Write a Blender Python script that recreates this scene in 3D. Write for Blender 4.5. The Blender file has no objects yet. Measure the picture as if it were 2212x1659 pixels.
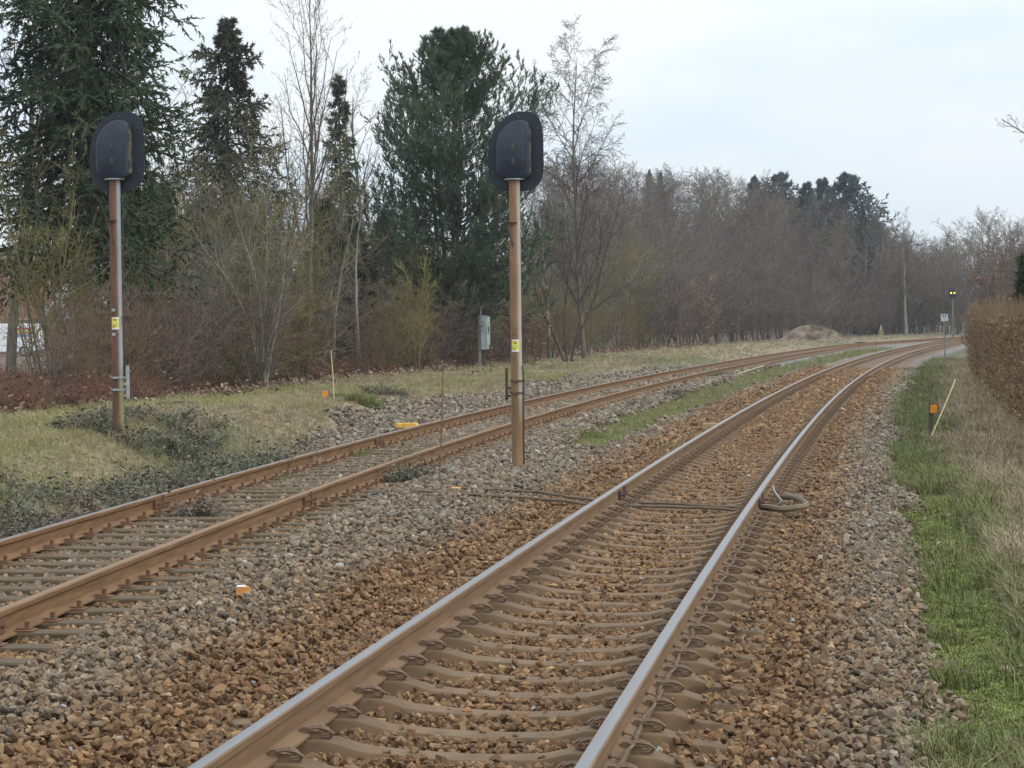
import bpy, bmesh, math, random
import numpy as np
from mathutils import Matrix, Vector

scene = bpy.context.scene
C = scene.collection
R_ = math.radians

# ------------------------------------------------------------------ camera
EYE = 1.75
PITCH, ROLL = 0.02467, 0.0115
cam_d = bpy.data.cameras.new('camera')
cam_d.sensor_width = 36.0
cam_d.lens = 85.1
cam_d.clip_start = 0.1
cam_d.clip_end = 6000
cam = bpy.data.objects.new('camera', cam_d)
C.objects.link(cam)
cam.matrix_world = (Matrix.Translation((0, 0, EYE))
                    @ Matrix.Rotation(math.pi / 2 - PITCH, 4, 'X')
                    @ Matrix.Rotation(-ROLL, 4, 'Z'))
scene.camera = cam

# ------------------------------------------------------------------ sky and sun (overcast day)
world = bpy.data.worlds.new('World')
scene.world = world
world.use_nodes = True
wn, wl = world.node_tree.nodes, world.node_tree.links
wn.clear()
SUN_ELEV, SUN_ROT = R_(38), R_(120)
w_out = wn.new('ShaderNodeOutputWorld')
w_sky = wn.new('ShaderNodeTexSky'); w_sky.sky_type = 'NISHITA'; w_sky.sun_disc = False
w_sky.sun_elevation = SUN_ELEV; w_sky.sun_rotation = SUN_ROT
w_bg1 = wn.new('ShaderNodeBackground'); w_bg1.inputs['Strength'].default_value = 0.1
w_bg2 = wn.new('ShaderNodeBackground'); w_bg2.inputs['Strength'].default_value = 1.0
w_tc = wn.new('ShaderNodeTexCoord')
w_map = wn.new('ShaderNodeMapping'); w_map.inputs['Scale'].default_value = (1.6, 1.6, 5.0)
w_no = wn.new('ShaderNodeTexNoise'); w_no.inputs['Scale'].default_value = 2.2; w_no.inputs['Detail'].default_value = 5
w_ra = wn.new('ShaderNodeValToRGB')
w_ra.color_ramp.elements[0].position = 0.36; w_ra.color_ramp.elements[0].color = (0.68, 0.81, 0.945, 1)
w_ra.color_ramp.elements[1].position = 0.60; w_ra.color_ramp.elements[1].color = (0.93, 0.975, 1.0, 1)
w_mix = wn.new('ShaderNodeMixShader'); w_mix.inputs['Fac'].default_value = 0.92
wl.new(w_tc.outputs['Generated'], w_map.inputs['Vector'])
wl.new(w_map.outputs['Vector'], w_no.inputs['Vector'])
wl.new(w_no.outputs['Fac'], w_ra.inputs['Fac'])
# an overcast sky is brighter overhead than at the horizon
w_sep = wn.new('ShaderNodeSeparateXYZ'); wl.new(w_tc.outputs['Generated'], w_sep.inputs[0])
w_gr = wn.new('ShaderNodeMapRange'); w_gr.inputs['From Min'].default_value = 0.0; w_gr.inputs['From Max'].default_value = 1.0
w_gr.inputs['To Min'].default_value = 0.97; w_gr.inputs['To Max'].default_value = 2.2
wl.new(w_sep.outputs['Z'], w_gr.inputs['Value']); wl.new(w_gr.outputs['Result'], w_bg2.inputs['Strength'])
wl.new(w_ra.outputs['Color'], w_bg2.inputs['Color'])
wl.new(w_sky.outputs['Color'], w_bg1.inputs['Color'])
wl.new(w_bg1.outputs['Background'], w_mix.inputs[1])
wl.new(w_bg2.outputs['Background'], w_mix.inputs[2])
wl.new(w_mix.outputs['Shader'], w_out.inputs['Surface'])

sun_d = bpy.data.lights.new('sun', 'SUN')
sun_d.energy = 1.5; sun_d.angle = R_(20); sun_d.color = (1.0, 0.95, 0.88)
sun = bpy.data.objects.new('sun', sun_d)
C.objects.link(sun)
sun.rotation_euler = (R_(90) - SUN_ELEV, 0, R_(180) - SUN_ROT)

vs = scene.view_settings
vs.view_transform = 'Standard'; vs.look = 'None'; vs.exposure = 0.02; vs.gamma = 1.0
vs.use_curve_mapping = False
cy = scene.cycles
cy.max_bounces = 5; cy.diffuse_bounces = 3; cy.glossy_bounces = 2; cy.transparent_max_bounces = 4
cy.use_denoising = True

# ------------------------------------------------------------------ track alignment
CM = np.array([-1.1e-9, 4.3e-7, 2.1e-4, .13985, -1.885])
CS = np.array([1.55e-8, -7.19e-6, 1.484e-3, .0457, -4.971])
GH = 0.7535            # half of the distance between railhead centres
CANT = 0.033           # the outer (left) rail of the curve lies higher
def _lin(c, Y, lim):
    Y = np.asarray(Y, float)
    Yc = np.clip(Y, -20, lim)
    return np.polyval(c, Yc) + (Y - Yc) * np.polyval(np.polyder(c), Yc)
def M(Y): return _lin(CM, Y, 300.)
def sstep(x, a, b):
    t = np.clip((np.asarray(x, float) - a) / (b - a), 0, 1)
    return t * t * (3 - 2 * t)
def S(Y):
    Y = np.asarray(Y, float)
    w = np.polyval(CS, np.clip(Y, -20, 190.)) - np.polyval(CM, np.clip(Y, -20, 190.))
    return M(Y) + w * (1 - sstep(Y, 175, 262)) - 0.02
def MH(Y): return (M(np.asarray(Y) + .05) - M(np.asarray(Y) - .05)) / .1
def SH(Y): return (S(np.asarray(Y) + .05) - S(np.asarray(Y) - .05)) / .1

F = 5230.0
def ray(px, py):
    """direction through a point of the photograph (2212 wide)"""
    u = (px - 1106) / F; v = -(py - 829.5) / F
    c, s = math.cos(ROLL), math.sin(ROLL)
    X = u * c + v * s; V = -u * s + v * c
    return X, math.cos(PITCH) + V * math.sin(PITCH), -math.sin(PITCH) + V * math.cos(PITCH)
def at_depth(px, py, Y):
    d = ray(px, py); t = Y / d[1]
    return d[0] * t, EYE + d[2] * t
def on_plane(px, py, z):
    d = ray(px, py); t = (z - EYE) / d[2]
    return d[0] * t, d[1] * t
def treeline_Y(px, off):
    """depth at which the line `off` metres left of the siding shows at column px"""
    Y = np.linspace(20, 400, 3000)
    P = 1106 + F * (S(Y) + off) / Y
    return float(np.interp(px, P, Y))

# smooth value noise
_rng0 = np.random.default_rng(5)
_tab = _rng0.random((256, 256))
def vnoise(x, y):
    x = np.asarray(x, float); y = np.asarray(y, float)
    xi = np.floor(x).astype(int); yi = np.floor(y).astype(int)
    fx = x - xi; fy = y - yi
    fx = fx * fx * (3 - 2 * fx); fy = fy * fy * (3 - 2 * fy)
    a = _tab[xi & 255, yi & 255]; b = _tab[(xi + 1) & 255, yi & 255]
    c = _tab[xi & 255, (yi + 1) & 255]; d = _tab[(xi + 1) & 255, (yi + 1) & 255]
    return (a * (1 - fx) + b * fx) * (1 - fy) + (c * (1 - fx) + d * fx) * fy
def fnoise(x, y, o=3):
    r = 0; a = .5; t = 0
    for i in range(o):
        r = r + a * vnoise(np.asarray(x) * 2 ** i + 17.3 * i, np.asarray(y) * 2 ** i + 9.1 * i); t += a; a *= .5
    return r / t

def ground(X, Y):
    X = np.asarray(X, float); Y = np.asarray(Y, float)
    l = X - M(Y); d = X - S(Y); w = np.maximum(-(S(Y) - M(Y)), .05)
    right = np.interp(l, [0, .55, .75, 1.3, 1.7, 2.0, 2.4, 3.0, 4.5, 8, 40], [-.297, -.310, -.325, -.345, -.31, -.315, -.45, -.46, -.42, -.35, .0])
    near = 1 - sstep(Y, 36, 62)
    hi = .36 * near + .06
    left = np.interp(-d, [0, 1.3, 1.7], [-.238, -.228, -.18])
    bank = -.18 + (hi + .18) * sstep(-d, 1.6, 3.0) + .12 * sstep(-d, 4, 11) * (1 - near)
    left = np.where(-d > 1.6, bank, left)
    a = np.interp(d, [0, 1.2, 1.6, 2.3, 2.9, 3.6], [-.238, -.232, -.17, -.14, -.19, -.22])
    b = np.interp(-l, [0, .55, .75, 1.3, 2.2], [-.295, -.275, -.255, -.23, -.20])
    t = sstep(d / w, .42, .72)
    mid = a * (1 - t) + b * t
    z = np.where(l >= 0, right, np.where(d <= 0, left, mid))
    rough = sstep(-d, 2.2, 4.5) + sstep(l, 2.6, 4)
    z = z + rough * .16 * (fnoise(X * .55, Y * .35) - .5)
    # wooded hillside beyond the siding
    az = X / np.maximum(Y, 1)
    hill = sstep(X, -6, 16) * sstep(-d, 12, 66) * sstep(Y, 105, 190) * (1 - sstep(az, .105, .165))
    z = z + 11.0 * hill
    return z

# ------------------------------------------------------------------ mesh helpers
def mesh_arrays(name, V, F_, mat_idx=None, smooth=False):
    """V (n,3); F_ list of int arrays (m,k)"""
    me = bpy.data.meshes.new(name)
    if isinstance(F_, np.ndarray): F_ = [F_]
    F_ = [f for f in F_ if len(f)]
    me.vertices.add(len(V)); me.vertices.foreach_set('co', np.asarray(V, np.float32).ravel())
    nl = sum(f.size for f in F_); nf = sum(len(f) for f in F_)
    me.loops.add(nl); me.polygons.add(nf)
    me.loops.foreach_set('vertex_index', np.concatenate([f.ravel() for f in F_]).astype(np.int32))
    st = []; o = 0
    for f in F_:
        st.append(o + np.arange(len(f)) * f.shape[1]); o += f.size
    me.polygons.foreach_set('loop_start', np.concatenate(st).astype(np.int32))
    if mat_idx is not None: me.polygons.foreach_set('material_index', np.asarray(mat_idx, np.int32))
    me.polygons.foreach_set('use_smooth', np.full(nf, bool(smooth)))
    me.update(calc_edges=True)
    return me
def set_attr(me, name, data, typ='FLOAT', dom='POINT'):
    a = me.attributes.new(name, typ, dom)
    key = {'FLOAT': 'value', 'INT': 'value', 'FLOAT_VECTOR': 'vector', 'FLOAT_COLOR': 'color'}[typ]
    dt = np.int32 if typ == 'INT' else np.float32
    a.data.foreach_set(key, np.asarray(data, dt).ravel())
def link(name, me, mat=None, parent=None, loc=None, mw=None):
    o = bpy.data.objects.new(name, me)
    C.objects.link(o)
    if mat is not None and me is not None and len(me.materials) == 0:
        for m in (mat if isinstance(mat, (list, tuple)) else [mat]): me.materials.append(m)
    if parent is not None: o.parent = parent
    if mw is not None: o.matrix_basis = mw
    elif loc is not None: o.location = loc
    return o
def tag(o, label=None, cat=None, group=None, kind=None):
    if label: o['label'] = label
    if cat: o['category'] = cat
    if group: o['group'] = group
    if kind: o['kind'] = kind
    return o
def thing(name, label, cat, loc=(0, 0, 0), rz=0.0, group=None):
    o = bpy.data.objects.new(name, None); C.objects.link(o)
    o.empty_display_size = .2
    o.location = loc; o.rotation_euler = (0, 0, rz)
    return tag(o, label, cat, group)
class MB:
    """collects simple shapes into one mesh"""
    def __init__(s): s.V = []; s.F = []; s.I = []; s.n = 0
    def add(s, V, faces, mi=0):
        for f in faces: s.F.append([i + s.n for i in f]); s.I.append(mi)
        s.V += [tuple(v) for v in V]; s.n += len(V); return s
    def box(s, x0, x1, y0, y1, z0, z1, mi=0, mw=None):
        V = [(x, y, z) for z in (z0, z1) for y in (y0, y1) for x in (x0, x1)]
        if mw is not None: V = [tuple(mw @ Vector(v)) for v in V]
        return s.add(V, [(0, 2, 3, 1), (4, 5, 7, 6), (0, 1, 5, 4), (1, 3, 7, 5), (3, 2, 6, 7), (2, 0, 4, 6)], mi)
    def tube(s, pts, r, k=8, mi=0, caps=True):
        pts = [Vector(p) for p in pts]; n = len(pts)
        rs = r if isinstance(r, (list, tuple)) else [r] * n
        V = []; up = None
        for i in range(n):
            t = (pts[min(i + 1, n - 1)] - pts[max(i - 1, 0)]).normalized()
            if up is None:
                up = Vector((0, 0, 1)) if abs(t.z) < .9 else Vector((0, 1, 0))
            a = t.cross(up).normalized(); b = a.cross(t).normalized(); up = b
            for j in range(k):
                q = 2 * math.pi * j / k
                V.append(pts[i] + (a * math.cos(q) + b * math.sin(q)) * rs[i])
        Fs = [(i * k + j, i * k + (j + 1) % k, (i + 1) * k + (j + 1) % k, (i + 1) * k + j) for i in range(n - 1) for j in range(k)]
        if caps: Fs += [tuple(range(k))[::-1], tuple((n - 1) * k + j for j in range(k))]
        return s.add(V, Fs, mi)
    def prism(s, outline, y0, y1, mi=0, bevel=0.0):
        """outline in x,z extruded along y; y0 is the near face"""
        n = len(outline)
        if bevel:
            cx = sum(p[0] for p in outline) / n; cz = sum(p[1] for p in outline) / n
            k = 1 - bevel / max(abs(p[0] - cx) for p in outline)
            rings = [([(cx + (p[0] - cx) * k, cz + (p[1] - cz) * k) for p in outline], y0), (outline, y0 + bevel), (outline, y1)]
        else: rings = [(outline, y0), (outline, y1)]
        V = [(p[0], y, p[1]) for o, y in rings for p in o]
        Fs = [(r * n + i, r * n + (i + 1) % n, (r + 1) * n + (i + 1) % n, (r + 1) * n + i) for r in range(len(rings) - 1) for i in range(n)]
        Fs += [tuple(range(n))[::-1], tuple((len(rings) - 1) * n + i for i in range(n))]
        return s.add(V, Fs, mi)
    def mesh(s, name, smooth=False):
        me = bpy.data.meshes.new(name)
        me.from_pydata(s.V, [], s.F); me.polygons.foreach_set('material_index', s.I)
        bm = bmesh.new(); bm.from_mesh(me); bmesh.ops.recalc_face_normals(bm, faces=bm.faces); bm.to_mesh(me); bm.free()
        if smooth:
            me.polygons.foreach_set('use_smooth', [True] * len(me.polygons))
            me.set_sharp_from_angle(angle=R_(40))
        me.update()
        return me
    def build(s, name, mat, parent=None, smooth=False, **kw):
        return link(name, s.mesh(name, smooth), mat, parent, **kw)

# ------------------------------------------------------------------ materials
def new_mat(name):
    m = bpy.data.materials.new(name); m.use_nodes = True
    nt = m.node_tree; b = nt.nodes['Principled BSDF']
    return m, nt, nt.nodes, nt.links, b
def ramp(nd, pts):
    r = nd.new('ShaderNodeValToRGB'); el = r.color_ramp.elements
    while len(el) < len(pts): el.new(.5)
    for e, (p, c) in zip(el, pts): e.position = p; e.color = (*c, 1)
    return r
def noise(nd, lk, scale, detail=4, coord='Object', stretch=None, rough=.55):
    tc = nd.new('ShaderNodeTexCoord'); n = nd.new('ShaderNodeTexNoise')
    n.inputs['Scale'].default_value = scale; n.inputs['Detail'].default_value = detail; n.inputs['Roughness'].default_value = rough
    if stretch:
        mp = nd.new('ShaderNodeMapping'); mp.inputs['Scale'].default_value = stretch
        lk.new(tc.outputs[coord], mp.inputs['Vector']); lk.new(mp.outputs['Vector'], n.inputs['Vector'])
    else: lk.new(tc.outputs[coord], n.inputs['Vector'])
    return n
def mixc(nd, lk, fac, a, b, mode='MIX'):
    m = nd.new('ShaderNodeMix'); m.data_type = 'RGBA'; m.blend_type = mode
    for sock, v in ((m.inputs[0], fac), (m.inputs[6], a), (m.inputs[7], b)):
        if hasattr(v, 'is_linked'): lk.new(v, sock)
        elif isinstance(v, tuple): sock.default_value = (*v, 1)
        else: sock.default_value = v
    return m.outputs[2]
def bump(nd, lk, b, h, strength=.4, dist=.02):
    bp = nd.new('ShaderNodeBump'); bp.inputs['Strength'].default_value = strength; bp.inputs['Distance'].default_value = dist
    lk.new(h, bp.inputs['Height']); lk.new(bp.outputs['Normal'], b.inputs['Normal'])
def noise_mat(name, c1, c2, scale=6, rough=.85, metal=0.0, bmp=0.0, detail=5, coord='Object', stretch=None, pos=(.35, .65), dist=.01):
    m, nt, nd, lk, b = new_mat(name)
    n = noise(nd, lk, scale, detail, coord, stretch)
    r = ramp(nd, [(pos[0], c1), (pos[1], c2)])
    lk.new(n.outputs['Fac'], r.inputs['Fac']); lk.new(r.outputs['Color'], b.inputs['Base Color'])
    b.inputs['Roughness'].default_value = rough; b.inputs['Metallic'].default_value = metal
    if bmp: bump(nd, lk, b, n.outputs['Fac'], bmp, dist)
    return m
def tint_mat(name, rough=.9, n_scale=25., n_amt=.35, attr='tint', typ='INSTANCER', bmp=0.0, mul=(1, 1, 1)):
    """colour carried by each scattered piece, with grain on top"""
    m, nt, nd, lk, b = new_mat(name)
    at = nd.new('ShaderNodeAttribute'); at.attribute_name = attr; at.attribute_type = typ
    n = noise(nd, lk, n_scale, 3)
    r = ramp(nd, [(.25, (1 - n_amt,) * 3), (.75, (1 + n_amt * .4,) * 3)])
    lk.new(n.outputs['Fac'], r.inputs['Fac'])
    lk.new(mixc(nd, lk, 1.0, at.outputs['Color'], r.outputs['Color'], 'MULTIPLY'), b.inputs['Base Color'])
    b.inputs['Roughness'].default_value = rough
    if bmp: bump(nd, lk, b, n.outputs['Fac'], bmp, .01)
    return m
def tone_mat(name, cols, rough=.85, sheen=0.0, trans=0.0):
    """foliage: colour picked per leaf or shoot by the attribute tone"""
    m, nt, nd, lk, b = new_mat(name)
    at = nd.new('ShaderNodeAttribute'); at.attribute_name = 'tone'
    k = len(cols)
    r = ramp(nd, [((i + .0) / max(k - 1, 1), c) for i, c in enumerate(cols)])
    lk.new(at.outputs['Fac'], r.inputs['Fac']); lk.new(r.outputs['Color'], b.inputs['Base Color'])
    b.inputs['Roughness'].default_value = rough
    return m

M_stone = tint_mat('crushed_stone', .92, 2.2, .45, bmp=.5)
M_grass = tint_mat('grass_blades', .8, 6, .3)
M_leafscrub = tint_mat('scrub_leaves', .6, 9, .35)
M_litter = tint_mat('dead_leaves', .9, 14, .3)
M_concrete = noise_mat('stained_concrete', (0.098, 0.059, 0.028), (0.163, 0.102, 0.051), 7, .9, bmp=.25, coord='Object')
M_timber = noise_mat('weathered_timber', (0.054, 0.038, 0.020), (0.125, 0.082, 0.041), 9, .92, bmp=.35, stretch=(0.541, 3.997, 2.677))
M_clip = noise_mat('brown_dusted_steel', (0.121, 0.075, 0.047), (0.209, 0.137, 0.083), 40, .75)
M_cable = noise_mat('dusty_cable', (0.091, 0.062, 0.036), (0.150, 0.107, 0.065), 14, .8)
M_hose = noise_mat('dusty_yellow_hose', (0.091, 0.066, 0.038), (0.154, 0.112, 0.063), 6, .75)
M_plate = noise_mat('rusty_plate', (0.098, 0.043, 0.018), (0.165, 0.083, 0.038), 22, .85, bmp=.2)
M_black = noise_mat('black_paint', (0.007, 0.010, 0.020), (0.014, 0.020, 0.034), 3, .6)
M_blackbox = noise_mat('worn_black_paint', (0.009, 0.014, 0.027), (0.019, 0.027, 0.045), 5, .5, bmp=.08)
M_moss = noise_mat('mossy_black_paint', (.028, .030, .03), (.16, .14, .06), 9, .8)
M_galv = noise_mat('galvanised_steel', (.26, .28, .29), (.42, .44, .45), 14, .55, metal=.3)
M_darksteel = noise_mat('dark_rusty_steel', (.05, .035, .028), (.12, .07, .045), 18, .8)
M_yellow = noise_mat('yellow_label', (.62, .50, .03), (.78, .66, .06), 18, .6)
M_white = noise_mat('white_paint', (.62, .64, .66), (.76, .78, .80), 5, .45)
M_cyan = noise_mat('cyan_print', (.05, .42, .50), (.1, .5, .55), 20, .6)
M_ink = noise_mat('dark_print', (.03, .03, .035), (.06, .06, .065), 20, .7)
M_paleprint = noise_mat('pale_sign', (.42, .48, .52), (.55, .61, .64), 9, .5)
M_orange = noise_mat('orange_reflector', (0.585, 0.195, 0.008), (0.702, 0.281, 0.016), 25, .45)
M_oldyellow = noise_mat('worn_yellow_paint', (.60, .30, .03), (.78, .47, .09), 14, .7)
M_greypost = noise_mat('grey_post', (.13, .14, .14), (.22, .22, .21), 12, .85)
M_darkpost = noise_mat('dark_post', (.045, .042, .038), (.09, .08, .07), 12, .85)
M_cane = noise_mat('bamboo', (.42, .34, .15), (.60, .52, .28), 12, .7)
M_rod = noise_mat('rusty_rod', (.10, .06, .035), (.20, .13, .08), 18, .85)
M_cab = noise_mat('grey_cabinet', (.19, .23, .24), (.29, .34, .34), 5, .6)
M_cabpale = noise_mat('pale_cabinet', (.34, .40, .37), (.46, .52, .46), 5, .6)
M_brick = noise_mat('dusty_orange_brick', (.50, .19, .04), (.62, .27, .08), 20, .9, bmp=.2)
M_tan = noise_mat('tan_concrete', (0.315, 0.203, 0.112), (0.413, 0.285, 0.173), 15, .9)
M_bark = noise_mat('grey_bark', (0.075, 0.068, 0.053), (0.165, 0.146, 0.112), 5, .95, bmp=.3, stretch=(2.250, 2.250, 0.450), dist=.03)
M_barkdark = noise_mat('dark_bark', (.045, .038, .03), (.115, .095, .07), 5, .95, bmp=.3, stretch=(3, 3, .6), dist=.03)
M_barkpale = noise_mat('pale_bark', (.15, .14, .115), (.29, .27, .23), 4, .9, bmp=.2, stretch=(3, 3, .7), dist=.03)
M_birch = noise_mat('birch_bark', (.09, .075, .065), (.40, .38, .35), 2.2, .85, stretch=(1, 1, .8), pos=(.50, .60))
M_mossbark = noise_mat('mossy_bark', (0.075, 0.075, 0.034), (0.150, 0.135, 0.075), 4, .95, bmp=.3, stretch=(2.250, 2.250, 0.450), dist=.03)

def rail_mats(prefix, side1, side2, top, top_rough, metal):
    m1 = noise_mat(prefix + '_dusted_side', side1, side2, 5, .8, coord='Object', stretch=(1, .35, 6), bmp=.06)
    m2 = noise_mat(prefix + '_running_surface', tuple(c * .92 for c in top), top, 2, top_rough, metal=metal, stretch=(6, .3, 1))
    return [m1, m2]
M_rail = rail_mats('main_rail', (.140, .078, .034), (.200, .117, .054), (.225, .22, .222), .43, .72)
M_srail = rail_mats('siding_rail', (.125, .060, .020), (.215, .112, .042), (.20, .165, .15), .5, .45)
M_srail2 = rail_mats('old_siding_rail', (.125, .062, .021), (.21, .112, .044), (.21, .125, .065), .75, .2)

def pole_mat(name, b1, b2, g1, g2, edge, low_green=False):
    """brake dust on the side that faces the track, bare metal on the other"""
    m, nt, nd, lk, b = new_mat(name)
    n = noise(nd, lk, 7, 5, stretch=(1, 1, .25)); n2 = noise(nd, lk, 60, 2)
    r1 = ramp(nd, [(.35, b1), (.65, b2)]); lk.new(n.outputs['Fac'], r1.inputs['Fac'])
    r2 = ramp(nd, [(.35, g1), (.65, g2)]); lk.new(n.outputs['Fac'], r2.inputs['Fac'])
    tc = nd.new('ShaderNodeTexCoord'); sp = nd.new('ShaderNodeSeparateXYZ'); lk.new(tc.outputs['Object'], sp.inputs[0])
    ad = nd.new('ShaderNodeMath'); ad.operation = 'MULTIPLY_ADD'
    lk.new(n2.outputs['Fac'], ad.inputs[0]); ad.inputs[1].default_value = .03; lk.new(sp.outputs['X'], ad.inputs[2])
    mr = nd.new('ShaderNodeMapRange'); mr.inputs['From Min'].default_value = edge; mr.inputs['From Max'].default_value = edge + .03
    lk.new(ad.outputs[0], mr.inputs['Value'])
    mz = nd.new('ShaderNodeMapRange'); mz.inputs['From Min'].default_value = 0.55; mz.inputs['From Max'].default_value = 1.0
    lk.new(sp.outputs['Z'], mz.inputs['Value'])
    if low_green:
        gcol = mixc(nd, lk, mz.outputs['Result'], (.20, .20, .075), r2.outputs['Color'])
        fac = mr.outputs['Result']
    else:
        gcol = r2.outputs['Color']
        mm = nd.new('ShaderNodeMath'); mm.operation = 'MULTIPLY'
        lk.new(mr.outputs['Result'], mm.inputs[0]); lk.new(mz.outputs['Result'], mm.inputs[1]); fac = mm.outputs[0]
    lk.new(mixc(nd, lk, fac, r1.outputs['Color'], gcol), b.inputs['Base Color'])
    b.inputs['Roughness'].default_value = .75
    return m
M_poleC = pole_mat('dusted_pole', (0.169, 0.092, 0.041), (0.254, 0.148, 0.075), (0.293, 0.275, 0.219), (0.385, 0.371, 0.309), .038)
M_poleL = pole_mat('rusty_galvanised_pole', (0.097, 0.045, 0.027), (0.158, 0.076, 0.047), (0.216, 0.238, 0.245), (0.317, 0.338, 0.346), .040, True)
M_poleF = pole_mat('far_pole', (.14, .11, .085), (.20, .16, .12), (.3, .29, .27), (.4, .39, .37), .03)

# ------------------------------------------------------------------ haze
hz_m = bpy.data.materials.new('haze'); hz_m.use_nodes = True
hn = hz_m.node_tree.nodes; hn.clear()
ho = hn.new('ShaderNodeOutputMaterial'); hv = hn.new('ShaderNodeVolumePrincipled')
hv.inputs['Color'].default_value = (.86, .91, .97, 1); hv.inputs['Density'].default_value = 0.00024
hz_m.node_tree.links.new(hv.outputs[0], ho.inputs['Volume'])
hb = MB().box(-3600, 3600, -3600, 4300, -1.6, 34).build('haze', hz_m)
tag(hb, kind='stuff')

# ------------------------------------------------------------------ terrain
def zones(X, Y):
    """ballast, grass, straw, litter, rust weights"""
    l = X - M(Y); d = X - S(Y); w = np.maximum(-(S(Y) - M(Y)), .05)
    n = fnoise(X * 1.3, Y * .6) - .5; n2 = fnoise(X * .5 + 40, Y * .22 + 3) - .5
    ball = (1 - sstep(l + n * .5, 2.2, 2.45)) * sstep(d + n * .7 - .8 * (1 - sstep(Y, 37, 44)) - .7 * sstep(Y, 75, 120), -2.6, -2.1)
    strip = sstep(d - n * .8, 1.9, 2.5) * sstep(-l - n * .6, 1.9, 2.3) * sstep(Y + n * 4, 33, 38) * (1 - sstep(Y, 150, 190))
    ball = ball * (1 - strip)
    rm = 1 - sstep(np.abs(l) + n * .5 + .2 * (l > 0), 1.25, 2.3)
    rs = np.exp(-((np.abs(d) - .8) / .36) ** 2) * .95
    rust = np.clip(np.maximum(rm, rs), 0, 1)
    tl = np.where(True, 10.0 - 2.6 * (1 - sstep(Y, 40, 75)), 0)
    litter = sstep(-d + n2 * 2.2, tl - 2.0, tl - .4)
    green = np.clip(strip + (1 - sstep(l + n2 * 1.2, 3.1, 4.0)) * (l > 0) + (d < 0) * sstep(n2, -.06, .22) * .9, 0, 1)
    return dict(l=l, d=d, ball=ball, strip=strip, rust=rust, litter=litter, green=green, n=n, n2=n2)

ys = np.concatenate([np.arange(-8, 60, .6), np.arange(60, 160, 1.6), np.arange(160, 420, 4.), np.geomspace(420, 4000, 14)])
ls = np.concatenate([-np.geomspace(16, 3200, 30)[::-1], np.arange(-15.5, -9, .3), np.arange(-9, 3.3, .11), np.arange(3.4, 8.01, .3), np.geomspace(8.5, 3200, 24)])
LL, YY = np.meshgrid(ls, ys)
XX = M(YY) + LL
ZZ = ground(XX, YY)
nx, ny = len(ls), len(ys)
V = np.stack([XX, YY, ZZ], -1).reshape(-1, 3)
idx = np.arange(nx * ny).reshape(ny, nx)
Q = np.stack([idx[:-1, :-1], idx[:-1, 1:], idx[1:, 1:], idx[1:, :-1]], -1).reshape(-1, 4)
g_me = mesh_arrays('ground', V, Q, smooth=True)
zn = zones(V[:, 0], V[:, 1])
set_attr(g_me, 'zone', np.stack([zn['ball'], zn['green'], zn['litter'], zn['rust']], -1), 'FLOAT_COLOR')

def ground_mat():
    m, nt, nd, lk, b = new_mat('trackside_ground')
    at = nd.new('ShaderNodeAttribute'); at.attribute_name = 'zone'
    sp = nd.new('ShaderNodeSeparateColor'); lk.new(at.outputs['Color'], sp.inputs[0])
    n1 = noise(nd, lk, 1.2, 6); n2 = noise(nd, lk, 9, 5); n3 = noise(nd, lk, .35, 4)
    vo = nd.new('ShaderNodeTexVoronoi'); vo.inputs['Scale'].default_value = 17
    tc = nd.new('ShaderNodeTexCoord'); lk.new(tc.outputs['Object'], vo.inputs['Vector'])
    vs_ = nd.new('ShaderNodeSeparateColor'); lk.new(vo.outputs['Color'], vs_.inputs[0])
    grey = ramp(nd, [(0, (0.070, 0.063, 0.056)), (.5, (0.154, 0.140, 0.122)), (1, (0.252, 0.234, 0.210))])
    rus = ramp(nd, [(0, (0.065, 0.036, 0.019)), (.5, (0.153, 0.088, 0.046)), (1, (0.215, 0.137, 0.078))])
    lk.new(vs_.outputs[0], grey.inputs['Fac']); lk.new(vs_.outputs[0], rus.inputs['Fac'])
    ballast = mixc(nd, lk, at.outputs['Alpha'], grey.outputs['Color'], rus.outputs['Color'])
    gr = ramp(nd, [(.3, (0.054, 0.054, 0.022)), (.55, (0.090, 0.094, 0.036)), (.75, (0.137, 0.126, 0.061))])
    st = ramp(nd, [(.3, (0.117, 0.090, 0.054)), (.5, (0.208, 0.166, 0.099)), (.75, (0.297, 0.247, 0.152))])
    lk.new(n2.outputs['Fac'], gr.inputs['Fac']); lk.new(n2.outputs['Fac'], st.inputs['Fac'])
    sward = mixc(nd, lk, sp.outputs[1], st.outputs['Color'], gr.outputs['Color'])
    li = ramp(nd, [(.3, (.05, .036, .024)), (.55, (.12, .075, .045)), (.8, (.22, .145, .085))])
    lk.new(n2.outputs['Fac'], li.inputs['Fac'])
    c = mixc(nd, lk, sp.outputs[2], sward, li.outputs['Color'])
    c = mixc(nd, lk, sp.outputs[0], c, ballast)
    lk.new(c, b.inputs['Base Color']); b.inputs['Roughness'].default_value = .95
    bump(nd, lk, b, vo.outputs['Distance'], .6, .04)
    return m
g_ob = link('ground', g_me, ground_mat())
tag(g_ob, kind='structure')

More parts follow.
